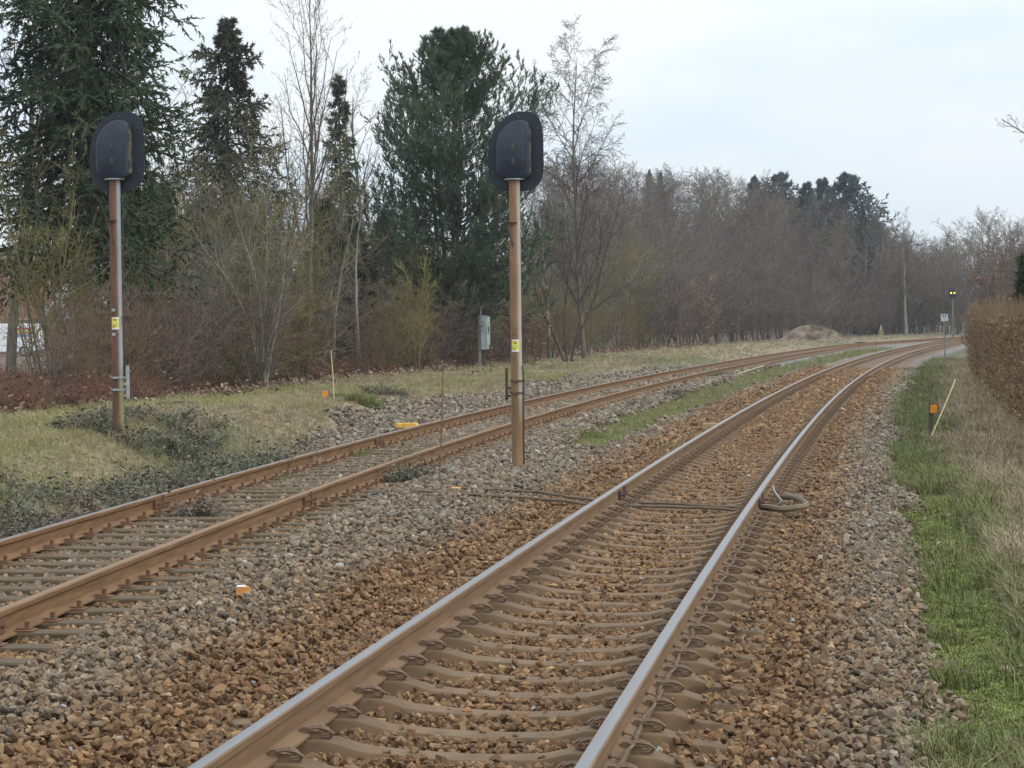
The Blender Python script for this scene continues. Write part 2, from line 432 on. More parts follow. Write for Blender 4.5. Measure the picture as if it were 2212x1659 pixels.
# ------------------------------------------------------------------ scatter helper (uncountable stuff only)
def make_scatter(name, pts, rot, scl, tint, variants, pick, label):
    col = bpy.data.collections.new(name + '_pieces')
    for i, me in enumerate(variants):
        o = bpy.data.objects.new('%s_piece_%02d' % (name, i), me); col.objects.link(o)
    me = mesh_arrays(name, pts, [])if False else bpy.data.meshes.new(name)
    me.vertices.add(len(pts)); me.vertices.foreach_set('co', np.asarray(pts, np.float32).ravel())
    set_attr(me, 'rot', rot, 'FLOAT_VECTOR')
    set_attr(me, 'scl', scl if np.ndim(scl) == 2 else np.repeat(np.asarray(scl)[:, None], 3, 1), 'FLOAT_VECTOR')
    set_attr(me, 'pick', pick, 'INT')
    set_attr(me, 'tint', np.concatenate([tint, np.ones((len(pts), 1))], 1), 'FLOAT_COLOR')
    ng = bpy.data.node_groups.new(name, 'GeometryNodeTree')
    ng.interface.new_socket('Geometry', in_out='INPUT', socket_type='NodeSocketGeometry')
    ng.interface.new_socket('Geometry', in_out='OUTPUT', socket_type='NodeSocketGeometry')
    N = ng.nodes; L = ng.links
    gi = N.new('NodeGroupInput'); go = N.new('NodeGroupOutput')
    ci = N.new('GeometryNodeCollectionInfo'); ci.inputs['Collection'].default_value = col
    ci.inputs['Separate Children'].default_value = True; ci.inputs['Reset Children'].default_value = True
    ip = N.new('GeometryNodeInstanceOnPoints'); ip.inputs['Pick Instance'].default_value = True
    def na(n, t):
        a = N.new('GeometryNodeInputNamedAttribute'); a.data_type = t; a.inputs['Name'].default_value = n
        return [s for s in a.outputs if s.name == 'Attribute' and s.enabled][0]
    L.new(gi.outputs[0], ip.inputs['Points']); L.new(ci.outputs[0], ip.inputs['Instance'])
    L.new(na('pick', 'INT'), ip.inputs['Instance Index'])
    L.new(na('rot', 'FLOAT_VECTOR'), ip.inputs['Rotation']); L.new(na('scl', 'FLOAT_VECTOR'), ip.inputs['Scale'])
    L.new(ip.outputs[0], go.inputs[0])
    o = link(name, me)
    md = o.modifiers.new('scatter', 'NODES'); md.node_group = ng
    tag(o, label=label, kind='stuff')
    return o
def in_view(X, Y, margin=1.0):
    half = 1106 / F
    return (np.abs(X) < half * Y + margin) & (Y > 8.0)
def jgrid(rng, y0, y1, l0, l1, step, ref=M):
    """jittered grid of points in track coordinates"""
    yy = np.arange(y0, y1, step); ll = np.arange(l0, l1, step)
    A, B = np.meshgrid(ll, yy)
    A = A + rng.uniform(-.5, .5, A.shape) * step; B = B + rng.uniform(-.5, .5, A.shape) * step
    A = A.ravel(); B = B.ravel()
    return ref(B) + A, B

# ------------------------------------------------------------------ ballast
def stone_mesh(seed):
    r = random.Random(seed); bm = bmesh.new()
    for i in range(15):
        v = Vector((r.gauss(0, 1), r.gauss(0, 1), r.gauss(0, 1))).normalized() * r.uniform(.8, 1.05)
        bm.verts.new((v.x * r.uniform(.8, 1.1), v.y * .85, v.z * .68))
    res = bmesh.ops.convex_hull(bm, input=bm.verts)
    bmesh.ops.delete(bm, geom=[g for g in res['geom_interior'] if isinstance(g, bmesh.types.BMVert)], context='VERTS')
    me = bpy.data.meshes.new('stone'); bm.to_mesh(me); bm.free()
    me.materials.append(M_stone)
    return me
stones = [stone_mesh(i) for i in range(18)]
rng = np.random.default_rng(11)

SP = 0.608; Y_S0 = 12.43            # sleeper pitch along Y and phase, from the photograph
sleeper_Y = [Y_S0 + SP * i for i in range(-16, 190)]
SSP = 0.64; Y_SS0 = 14.1
siding_Y = [Y_SS0 + SSP * i for i in range(-4, 62)]

def ballast_points():
    PX, PY, PS = [], [], []
    for y0, y1, st, sz in ((8.3, 17, .037, .0245), (17, 27, .043, .0275), (27, 42, .054, .033), (42, 66, .085, .048), (66, 100, .14, .072)):
        X, Y = jgrid(rng, y0, y1, -9.5, 3.1, st)
        k = in_view(X, Y, 1.2); X, Y = X[k], Y[k]
        PX.append(X); PY.append(Y); PS.append(np.full(len(X), sz))
    X = np.concatenate(PX); Y = np.concatenate(PY); sz = np.concatenate(PS)
    z = zones(X, Y)
    keep = rng.random(len(X)) < z['ball'] * 1.05
    l, d = z['l'], z['d']
    # sleepers stay clear (except for a few stray stones)
    ys_ = Y + l * MH(Y)
    ph = ((ys_ - Y_S0) / SP + .5) % 1 - .5
    on_sl = (np.abs(ph) * SP < .125) & (np.abs(l) < 1.27)
    outer = (np.abs(l) > 1.0)
    stray = rng.random(len(X)) < np.where(outer, .30, .05) * np.where(Y > 40, 3, 1)
    stray |= (Y > 44 + 6 * z['n']) & (np.abs(l) < .6)
    keep &= ~on_sl | stray
    for s in (-1, 1): keep &= np.abs(l - s * GH) > .105
    ys2 = Y + d * SH(Y)
    ph2 = ((ys2 - Y_SS0) / SSP + .5) % 1 - .5
    on_s2 = (np.abs(ph2) * SSP < .13) & (np.abs(d) < 1.27)
    keep &= ~on_s2 | (rng.random(len(X)) < .10 + .75 * (Y > 31))
    for s in (-1, 1): keep &= np.abs(d - s * GH) > .12
    X, Y, sz, l, d = X[keep], Y[keep], sz[keep], l[keep], d[keep]
    on_sl = on_sl[keep]; z = {k: v[keep] for k, v in z.items()}
    n = len(X)
    g = ground(X, Y)
    heap = np.where((np.abs(l) > 1.4) & (np.abs(d) > 1.35), .085, .040)
    Z = g + rng.random(n) * heap + sz * .25 + .03 * (fnoise(X * 2.2, Y * 2.2) - .5)
    Z = np.where(on_sl, np.maximum(Z, np.where(np.abs(l) < .5, -.245, -.225) - CANT * l), Z)
    s = sz * np.exp(rng.normal(-.04, .34, n)) * (1 + .18 * (np.abs(l) > 1.4))
    s = np.clip(s, sz * .45, sz * 1.6)
    rot = rng.uniform(-math.pi, math.pi, (n, 3)); rot[:, :2] *= .35
    scl = s[:, None] * rng.uniform(.78, 1.25, (n, 3))
    # colours
    u = rng.random(n)[:, None]; v = rng.normal(0, 1, n)[:, None]
    greys = np.array([.82, .79, .71]) * np.array([(.165, .145, .125), (.275, .25, .215), (.235, .185, .135), (.20, .17, .145), (.32, .29, .25), (.25, .195, .14)])
    rusts = np.array([.84, .775, .63]) * np.array([(.25, .15, .08), (.20, .115, .06), (.28, .175, .098), (.175, .11, .066), (.31, .21, .125), (.225, .125, .066)])
    gi = greys[rng.integers(0, 6, n)]; ri = rusts[rng.integers(0, 6, n)]
    rr = z['rust'] + rng.normal(0, .16, n)
    far_brown = sstep(Y, 30, 60) * (np.abs(l) < 2.0) * .25
    rr = np.clip(rr + np.where(d < -1.1, -.1, .18) * (1 - .6 * sstep(Y, 24, 40)) + .25 * (1 - sstep(Y, 14, 26)) + far_brown, 0, 1)[:, None]
    t = gi * (1 - rr) + ri * rr
    t = t * np.exp(v * .20)
    pale = (rng.random(n) < .005)[:, None]
    t = np.where(pale, np.array([(.34, .31, .27)]), t)
    return np.stack([X, Y, Z], 1), rot, scl, t, rng.integers(0, len(stones), n)
bp = ballast_points()
make_scatter('ballast', *bp[:4], stones, bp[4], 'crushed stone ballast of both tracks, rusty brown near the rails')

# ------------------------------------------------------------------ rails and sleepers
RAIL_PROFILE = [(-.075, -.172), (.075, -.172), (.075, -.160), (.030, -.148), (.009, -.135), (.008, -.052), (.034, -.038), (.0365, -.010), (.029, -.002), (.012, 0.0), (-.012, 0.0), (-.029, -.002), (-.0365, -.010), (-.034, -.038), (-.008, -.052), (-.009, -.135), (-.030, -.148), (-.075, -.160)]
TOP_FACES = {8, 9, 10}
def rail_mesh(name, fn, fh, off, dz, y0, y1, gap=None):
    yy = np.concatenate([np.arange(y0, 60, 1.0), np.arange(60, y1, 3.0), [y1]])
    P = RAIL_PROFILE; k = len(P)
    h = fh(yy); c = 1 / np.sqrt(1 + h * h)
    rx, ry = c, -h * c            # lateral unit vector
    X0 = fn(yy) + rx * off; Y0 = yy + ry * off
    V = np.zeros((len(yy), k, 3))
    for j, (a, b) in enumerate(P):
        V[:, j, 0] = X0 + rx * a; V[:, j, 1] = Y0 + ry * a; V[:, j, 2] = dz + b
    n = len(yy); I = np.arange(n * k).reshape(n, k)
    Q = np.stack([I[:-1], np.roll(I[:-1], -1, 1), np.roll(I[1:], -1, 1), I[1:]], -1)
    mi = np.tile(np.array([1 if j in TOP_FACES else 0 for j in range(k)]), n - 1)
    me = mesh_arrays(name, V.reshape(-1, 3), Q.reshape(-1, 4), mi, smooth=True)
    me.set_sharp_from_angle(angle=R_(35))
    return me
track = thing('main_track', 'curving main railway track with polished rails on concrete sleepers in brown ballast', 'railway track', (0, 0, 0))
railL = link('rail', rail_mesh('rail', M, MH, -GH, 0.0, -4, 300), M_rail, track)
railR = link('rail', rail_mesh('rail', M, MH, GH, -.05, -4, 300), M_rail, track)
siding = thing('siding_track', 'rusty siding track on timber sleepers left of the main track', 'railway track', (0, 0, 0))
link('rail', rail_mesh('rail', S, SH, -GH, .0, 2, 258), M_srail, siding)['label'] = 'left rusty rail of the siding with dull grey top'
link('rail', rail_mesh('rail', S, SH, GH, .0, 2, 250), M_srail2, siding)['label'] = 'right rusty rail of the siding, brown all over'

def loft_sleeper(name, stations, wt, wb, depth, bev=.010):
    """stations: (x, top z)"""
    V = []; k = 6
    for x, zt in stations:
        V += [(x, -wb / 2, zt - depth), (x, -wt / 2, zt - bev), (x, -wt / 2 + bev, zt), (x, wt / 2 - bev, zt), (x, wt / 2, zt - bev), (x, wb / 2, zt - depth)]
    n = len(stations)
    Fs = [(i * k + j, i * k + (j + 1) % k, (i + 1) * k + (j + 1) % k, (i + 1) * k + j) for i in range(n - 1) for j in range(k)]
    Fs += [tuple(range(k)), tuple((n - 1) * k + j for j in range(k))[::-1]]
    return MB().add(V, Fs)
st_ = [(-1.25, -.245), (-1.235, -.222), (-1.08, -.216), (-.95, -.178), (-.56, -.176), (-.42, -.212), (-.2, -.226), (0, -.23), (.2, -.226), (.42, -.212), (.56, -.176), (.95, -.178), (1.08, -.216), (1.235, -.222), (1.25, -.245)]
sl_me = loft_sleeper('sleeper', st_, .20, .27, .17).mesh('sleeper', True)
sl_me.materials.append(M_concrete)

def clip_mesh():
    b = MB()
    # spring loop lying over the rail foot and reaching outwards
    b.tube([(-.03, -.022, .044), (.03, -.024, .056), (.085, -.022, .048), (.112, -.016, .028), (.098, -.008, .008), (.05, -.002, .0), (.0, .002, .006)], .0088, 6)
    b.tube([(-.02, .022, .048), (.035, .024, .058), (.074, .024, .046), (.086, .022, .028), (.070, .020, .012), (.02, .016, .010)], .0088, 6)
    b.box(-.055, -.018, -.030, .032, .014, .056)
    b.box(-.01, .05, -.014, .012, -.01, .034)
    return b.mesh('rail_clip', True)
clip_me = clip_mesh(); clip_me.materials.append(M_clip)

def track_frame(fn, fh, y, dz=0.0, cant=0.0):
    a = math.atan(float(fh(y)))
    return Matrix.Translation((float(fn(y)), y, dz)) @ Matrix.Rotation(-a, 4, 'Z') @ Matrix.Rotation(cant, 4, 'Y')
n_clip = 0
rs_ = random.Random(3)
clip_far = []
sl_far = []
for i, y in enumerate(sleeper_Y):
    y0 = y + rs_.uniform(-.012, .012)
    mw = track_frame(M, MH, y0, -.025 + rs_.uniform(-.003, .003), CANT) @ Matrix.Rotation(rs_.uniform(-.006, .006), 4, 'Z')
    if y0 > 84: continue
    if y0 < 7.0 and i % 1: continue
    s = link('sleeper', sl_me, None, track, mw=mw)
    for side, flip in ((-GH + .075, 1), (GH - .075, -1), (GH + .075, 1)):
        loc = Matrix.Translation((side + .012 * flip, 0, -.172)) @ (Matrix.Identity(4) if flip > 0 else Matrix.Rotation(math.pi, 4, 'Z')) @ Matrix.Scale(.9, 4)
        if n_clip < 298 and y0 > 7.5:
            link('rail_clip', clip_me, None, s, mw=loc); n_clip += 1
        elif y0 > 7.5: clip_far.append(mw @ loc)
cv = np.array([v.co[:] for v in clip_me.vertices]); cf = [list(p.vertices) for p in clip_me.polygons]
if clip_far:
    Vs, Fs = [], []
    for mw in clip_far:
        A = np.array(mw); o = len(Vs)
        Vs += (cv @ A[:3, :3].T + A[:3, 3]).tolist(); Fs += [[i + o for i in f] for f in cf]
    me = bpy.data.meshes.new('distant_rail_clips'); me.from_pydata(Vs, [], Fs)
    link('distant_rail_clips', me, M_clip, track)['kind'] = 'stuff'

# rail joints with fishplates, heating cable along the right-hand rail
def joint(parent, fn, fh, y, off, zr, name='fishplate', mat=M_darksteel, ln=.30):
    mw = track_frame(fn, fh, y, zr)
    b = MB()
    for sgn in (-1, 1):
        b.box(off + sgn * .011, off + sgn * .040, -ln, ln, -.138, -.046)
        for q in (-.2, -.07, .07, .2):
            b.tube([(off + sgn * .04, q, -.092), (off + sgn * .062, q, -.092)], .016, 6)
    b.box(off - .055, off + .055, -.012, .012, -.150, -.004)
    return b.build(name, mat, parent, mw=mw)
joint(track, M, MH, 26.0, -GH, 0.0); joint(track, M, MH, 25.6, GH, -.05)
for yy_, off in ((25.4, -GH), (25.8, GH), (14.9, GH), (38.5, -GH)):
    joint(siding, S, SH, yy_, off, 0.0, mat=M_plate)
hc = MB(); pts = []
y = 8.0
while y < 25.0:
    q = track_frame(M, MH, y, -.05) @ Vector((GH + .074 + .012 * math.sin(y * 5.2) + .006 * math.sin(y * 13), 0, -.140 + .010 * math.sin(y * 5.2 + 1)))
    pts.append(q); y += .12
hc.tube(pts, .0095, 5)
cable = hc.build('heating_cable', M_cable, track)
hook = MB(); hook.tube([(.008, 0, .035), (.030, 0, .03), (.05, 0, .022), (.062, .008, .012)], .005, 5); hook.tube([(.0, .0, .035), (.012, 0, .035)], .011, 6)
hk_me = hook.mesh('cable_hook'); hk_me.materials.append(M_clip)
y = 8.4
while y < 24.8:
    link('cable_hook', hk_me, None, cable, mw=track_frame(M, MH, y, -.05 - .16) @ Matrix.Translation((GH + .012, 0, .0)))
    y += 0.608 * 1.0
# siding sleepers with base plates
tim_me = loft_sleeper('sleeper', [(-1.28, -.175), (-1.27, -.165), (-.5, -.164), (.3, -.166), (1.27, -.164), (1.28, -.175)], .22, .24, .15, .012).mesh('sleeper')
tim_me.materials.append(M_timber)
bpm = MB(); bpm.box(-.17, .17, -.075, .075, -.166, -.150)
for sx in (-1, 1):
    bpm.box(sx * .115 - .03, sx * .115 + .03, -.03, .03, -.150, -.138)
    bpm.tube([(sx * .118, 0, -.140), (sx * .118, 0, -.098)], .017, 6)
    bpm.box(sx * .085 - .035, sx * .085 + .035, -.022, .022, -.158, -.140)
bp_me = bpm.mesh('base_plate'); bp_me.materials.append(M_plate)
for y in siding_Y:
    mw = track_frame(S, SH, y + rs_.uniform(-.03, .03), rs_.uniform(-.006, .004)) @ Matrix.Rotation(rs_.uniform(-.015, .015), 4, 'Z')
    s = link('sleeper', tim_me, None, siding, mw=mw)
    for sx in (-1, 1): link('base_plate', bp_me, None, s, loc=(sx * GH, 0, -.004))

# ------------------------------------------------------------------ signals
def rounded(pts, radii, n=7):
    """closed polygon with rounded corners"""
    out = []; m = len(pts)
    for i in range(m):
        p = Vector(pts[i]); a = Vector(pts[i - 1]); b = Vector(pts[(i + 1) % m]); r = radii[i]
        u = (a - p).normalized(); v = (b - p).normalized()
        ang = u.angle(v); tl = r / math.tan(ang / 2)
        c = p + (u + v).normalized() * (r / math.sin(ang / 2))
        s = p + u * tl - c; e = p + v * tl - c
        a0 = math.atan2(s.y, s.x); a1 = math.atan2(e.y, e.x); da = (a1 - a0 + math.pi) % (2 * math.pi) - math.pi
        for k in range(n + 1):
            q = a0 + da * k / n; out.append((c.x + r * math.cos(q), c.y + r * math.sin(q)))
    return out
def smooth_outline(pts, n=5):
    """closed Catmull-Rom curve through the points"""
    out = []; m = len(pts)
    for i in range(m):
        p0, p1, p2, p3 = (Vector(pts[(i + k - 1) % m]) for k in range(4))
        for k in range(n):
            u = k / n
            out.append(tuple(.5 * ((2 * p1) + (p2 - p0) * u + (2 * p0 - 5 * p1 + 4 * p2 - p3) * u * u + (3 * p1 - p0 - 3 * p2 + p3) * u ** 3)))
    return out
BOARD = smooth_outline([(-.345, .22), (-.29, .075), (-.17, .005), (0, -.005), (.17, .005), (.30, .08), (.36, .23), (.365, .5), (.36, .74), (.32, .91), (.22, .995), (.10, 1.015), (-.05, .985), (-.20, .88), (-.305, .71), (-.35, .50)])
BOX = smooth_outline([(-.21, .26), (-.19, .19), (-.13, .157), (0, .155), (.13, .157), (.185, .18), (.203, .25), (.205, .5), (.203, .77), (.175, .862), (.11, .888), (.015, .876), (-.09, .815), (-.17, .715), (-.21, .60), (-.214, .45)])
def signal(label, loc, face, z_base, z_board, z_label, z_band, z_step, pmat, lit=False, lean=0.0, scale=1.0):
    """pole stands at loc; face: heading of the tracks, the lamps look away along it; local -y looks back to the camera"""
    t = thing('railway_signal', label, 'railway signal', (loc[0], loc[1], z_base), -face)
    t.rotation_euler = (0, lean, -face); t.scale = (scale,) * 3
    zb = z_board - z_base
    zt = zb + .135
    MB().tube([(0, 0, -.25), (0, 0, z_band - z_base - .08)], .0745, 18).tube([(0, 0, z_band - z_base - .1), (0, 0, zt)], .071, 18).build('pole', pmat, t, True)
    bands = MB()
    for k in (0, 1):
        zz = z_band - z_base + k * .155 - .08
        bands.tube([(0, 0, zz), (0, 0, zz + .022)], .082, 18)
        bands.box(-.03, .03, -.105, -.078, zz - .002, zz + .024); bands.box(.078, .105, -.02, .02, zz - .002, zz + .024)
    bands.build('clamp_band', M_darksteel if pmat is not M_poleL else M_galv, t)
    pl = MB().tube([(0, 0, zt), (0, 0, zt + .014)], .13, 16).build('top_plate', M_galv, t)
    bd = MB().prism([(x, z + zb) for x, z in BOARD], .10, .115).build('backboard', M_black, t)
    bx = MB().prism([(x, z + zb) for x, z in BOX], -.11, .10, 0, .018).build('lamp_housing', M_blackbox, t, True)
    for (bx_, bz_) in ((-.29, .25), (-.29, .60), (.29, .25), (.29, .80), (-.12, .08), (.12, .08), (.05, .95)):
        MB().tube([(bx_, .10, zb + bz_), (bx_, .088, zb + bz_)], .014, 6).build('bolt', M_darksteel, bd)
    MB().prism([(x * 1.012 + .0, (z - .52) * 1.008 + .52 + zb) for x, z in BOX], -.055, -.045).build('cover_seam', M_moss, bx)
    # weathered rim along the hinge side
    rim = MB().prism([(.199, zb + .22), (.206, zb + .22), (.206, zb + .78), (.199, zb + .78)], -.06, .095).build('housing_side', M_moss, bx)
    for zz in (.66, .33):
        MB().box(.195, .222, -.095, -.065, zb + zz - .03, zb + zz + .03).tube([(.215, -.08, zb + zz - .045), (.215, -.08, zb + zz + .045)], .012, 6).build('hinge', M_blackbox, bx)
    for zz in (.545, .365):
        h = MB().box(-.022, .022, -.125, -.11, zb + zz - .045, zb + zz + .045)
        h.tube([(0, -.123, zb + zz + .03), (0, -.150, zb + zz + .02), (0, -.150, zb + zz - .02), (0, -.130, zb + zz - .034)], .008, 6)
        h.build('latch', M_darkpost, bx)
    # lamps on the far side
    for i, (lx, lz) in enumerate(((-.15, .53), (.15, .53), (0, .30), (0, .78))):
        on = lit and i < 2
        lamp = MB().tube([(lx, .115, zb + lz), (lx, .135, zb + lz)], .068, 14).build('lamp', M_lit if on else M_lens, t)
        hood = MB()
        for k in range(9):
            a0 = math.pi * (k / 9 * 1.1 - .05); a1 = math.pi * ((k + 1) / 9 * 1.1 - .05)
            q = [(lx + .095 * math.cos(a), zb + lz + .095 * math.sin(a)) for a in (a0, a1)]; q2 = [(lx + .103 * math.cos(a), zb + lz + .103 * math.sin(a)) for a in (a0, a1)]
            hood.add([(q[0][0], .115, q[0][1]), (q[1][0], .115, q[1][1]), (q[1][0], .27, q[1][1]), (q[0][0], .27, q[0][1]), (q2[0][0], .115, q2[0][1]), (q2[1][0], .115, q2[1][1]), (q2[1][0], .27, q2[1][1]), (q2[0][0], .27, q2[0][1])],
                     [(0, 1, 2, 3), (7, 6, 5, 4), (3, 2, 6, 7), (0, 4, 5, 1)])
        hood.build('hood', M_black, lamp)
    zs = z_step - z_base
    MB().box(-.105, .04, -.125, -.03, zs, zs + .007).box(-.085, -.067, -.10, -.082, zs - .03, zs, ).tube([(-.075, -.10, zs), (-.025, -.085, zs - .27)], .011, 6).box(-.034, -.008, -.09, -.066, zs - .30, zs - .26).build('step_bracket', M_darksteel, t)
    zl = z_label - z_base
    lb = MB()
    for k in range(5):       # curved plate round the pole
        a0 = -math.pi / 2 - .10 + (k - 2.5) * .27 + .1; a1 = a0 + .27; r = .0762
        q = [(r * math.cos(a), r * math.sin(a)) for a in (a0, a1)]; q2 = [(x * .97, y * .97) for x, y in q]
        lb.add([(*q[0], zl - .078), (*q[1], zl - .078), (*q[1], zl + .078), (*q[0], zl + .078), (*q2[0], zl - .078), (*q2[1], zl - .078), (*q2[1], zl + .078), (*q2[0], zl + .078)],
               [(0, 1, 2, 3), (3, 2, 6, 7), (0, 4, 5, 1), (0, 3, 7, 4), (1, 5, 6, 2), (4, 7, 6, 5)])
    plate = lb.build('label_plate', M_white, t)
    def patch(name, a0, a1, z0, z1, mat, r):
        b = MB(); n = max(1, int((a1 - a0) / .25)); V = []; Fs = []
        for k in range(n + 1):
            a = a0 + (a1 - a0) * k / n - math.pi / 2
            V += [(r * math.cos(a), r * math.sin(a), zl + z0), (r * math.cos(a), r * math.sin(a), zl + z1)]
        for k in range(n): Fs.append((2 * k, 2 * k + 2, 2 * k + 3, 2 * k + 1))
        return b.add(V, Fs).build(name, mat, plate)
    patch('label_field', -.60, .60, -.058, .064, M_yellow, .0785)
    patch('label_mark', .16, .36, -.022, .006, M_cyan, .0795)
    for zz, a, bb in ((.048, -.3, .2), (.032, -.25, .25), (-.026, -.45, .0), (-.042, -.45, .1)): patch('label_line', a, bb, zz - .004, zz + .004, M_ink, .0795)
    for zz in (z_label - z_base + .17, z_label - z_base - .14):
        MB().box(-.04, .0, -.082, -.068, zz - .018, zz + .018).build('tab', M_galv if pmat is M_poleL else M_poleC, t)
    return t
def emit_mat(name, col, st):
    m, nt, nd, lk, b = new_mat(name)
    b.inputs['Emission Color'].default_value = (*col, 1); b.inputs['Emission Strength'].default_value = st
    b.inputs['Base Color'].default_value = (*col, 1)
    n = noise(nd, lk, 30, 2); r = ramp(nd, [(.3, tuple(c * .9 for c in col)), (.7, col)]); lk.new(n.outputs['Fac'], r.inputs['Fac']); lk.new(r.outputs['Color'], b.inputs['Emission Color'])
    return m
M_lit = emit_mat('lit_amber_lamp', (1.0, .50, .10), 5.0)
M_lens = noise_mat('dark_lens', (.02, .02, .025), (.04, .03, .03), 5, .15)

sc_x, sc_y = .06, 31.0
sigC = signal('signal seen from behind on brown dusted pole between the two tracks, in the ballast', (sc_x, sc_y), math.atan(float(MH(31))), -.10, 3.46, 1.475, .94, 3.045, M_poleC)
sigL = signal('signal seen from behind on rust and grey pole in scrub left of the siding', (-5.05, 31.0), math.atan(float(SH(31))), .33, 3.52, 1.82, 1.04, 3.13, M_poleL)
fy = 236.0; fx = at_depth(2059, 700, fy)[0]
sigF = signal('distant signal facing us with two lit amber lamps where the tracks curve away', (fx, fy), math.pi + math.atan(float(MH(fy))) - .06, -.1, 3.45, 1.6, .9, 2.2, M_poleF, lit=True, scale=1.08)
# side fittings of the two near signals
b = MB().box(-.145, -.115, -.02, .02, -.12 + 1.0, .29 + 1.0).box(-.115, -.07, -.012, .012, .92, .95).box(-.115, -.07, -.012, .012, 1.02, 1.05)
b.build('angle_bar', M_darksteel, sigC)
MB().tube([(.078, -.02, 1.32), (.092, -.02, 1.25), (.094, -.02, 1.06), (.088, -.02, .80), (.086, -.01, .35), (.086, 0, -.1)], .010, 6).build('cable_run', M_ink, sigC)
b = MB().box(.115, .150, -.02, .02, .52, .95).box(.07, .115, -.012, .012, .55, .58).box(.07, .115, -.012, .012, .70, .73)
b.build('angle_bar', M_galv, sigL)
MB().tube([(.10, -.0, 3.05), (.098, -.0, 2.5), (.092, 0, 1.9), (.098, 0, 1.55), (.086, 0, 1.2)], .006, 5).tube([(.10, 0, 3.05), (.10, 0, 3.12)], .014, 6).build('drop_wire', M_darkpost, sigL)
MB().box(.075, .20, -.03, .03, 1.57, 1.578).tube([(.19, 0, 1.57), (.09, 0, 1.28)], .010, 6).box(.10, .16, -.02, .02, 1.50, 1.57).build('side_bracket', M_darksteel, sigL)

# ------------------------------------------------------------------ tree growing
def _norm(v): return v / np.maximum(np.linalg.norm(v, axis=-1, keepdims=True), 1e-9)
def march(rng, P0, D0, L, n, wig, up, r0, taper):
    """grow B polylines of n segments"""
    B = len(P0); P = np.zeros((B, n + 1, 3)); P[:, 0] = P0; D = D0.copy()
    for j in range(n):
        D = D + rng.normal(0, wig, (B, 3)); D[:, 2] += up if np.ndim(up) == 0 else up[j]
        D = _norm(D); P[:, j + 1] = P[:, j] + D * (L / n)[:, None]
    t = np.linspace(0, 1, n + 1)[None]
    R = r0[:, None] * (1 - (1 - taper) * t)
    return P, R
def spawn(rng, P, R, m, t0, t1, ang, lr, n, wig, up, rr, taper=.25, tl=.55, rmin=.003, lmax=99, angj=.2):
    B, n1, _ = P.shape
    L = np.linalg.norm(np.diff(P, axis=1), axis=2).sum(1)
    t = t0 + (t1 - t0) * (np.arange(m)[None] + rng.random((B, m))) / m
    f = t * (n1 - 1); i = np.clip(f.astype(int), 0, n1 - 2); fr = (f - i)[..., None]
    bi = np.arange(B)[:, None]
    pos = P[bi, i] * (1 - fr) + P[bi, i + 1] * fr
    tan = _norm(P[bi, i + 1] - P[bi, i])
    ref = np.where(np.abs(tan[..., 2:3]) > .85, np.array([1., 0, 0]), np.array([0, 0, 1.]))
    u = _norm(np.cross(tan, ref)); v = np.cross(tan, u)
    az = (np.arange(m) * 2.4)[None] + rng.random((B, 1)) * 6.28 + rng.normal(0, .5, (B, m))
    an = ang + rng.normal(0, angj, (B, m))
    D = tan * np.cos(an)[..., None] + (u * np.cos(az)[..., None] + v * np.sin(az)[..., None]) * np.sin(an)[..., None]
    ln = np.minimum(L[:, None] * lr * (1 - tl * t) * rng.uniform(.65, 1.2, (B, m)), lmax)
    r = (R[bi, i] * (1 - fr[..., 0]) + R[bi, i + 1] * fr[..., 0]) * rr
    r = np.maximum(r, rmin)
    return march(rng, pos.reshape(-1, 3), D.reshape(-1, 3), ln.ravel(), n, wig, up, r.ravel(), taper)
def tubes(P, R, k):
    B, n1, _ = P.shape
    T = np.zeros_like(P); T[:, 1:-1] = P[:, 2:] - P[:, :-2]; T[:, 0] = P[:, 1] - P[:, 0]; T[:, -1] = P[:, -1] - P[:, -2]
    T = _norm(T); ref = np.where(np.abs(T[:, :1, 2:3]) > .85, np.array([1., 0, 0]), np.array([0, 0, 1.]))
    ref = np.broadcast_to(ref, P.shape)
    u = _norm(np.cross(T, ref)); v = np.cross(T, u)
    a = np.arange(k) * 2 * np.pi / k
    V = P[:, :, None] + (u[:, :, None] * np.cos(a)[:, None] + v[:, :, None] * np.sin(a)[:, None]) * R[:, :, None, None]
    I = np.arange(B * n1 * k).reshape(B, n1, k)
    A, Bn = I[:, :-1], I[:, 1:]
    Q = np.stack([A, np.roll(A, -1, 2), np.roll(Bn, -1, 2), Bn], -1).reshape(-1, 4)
    return V.reshape(-1, 3), Q
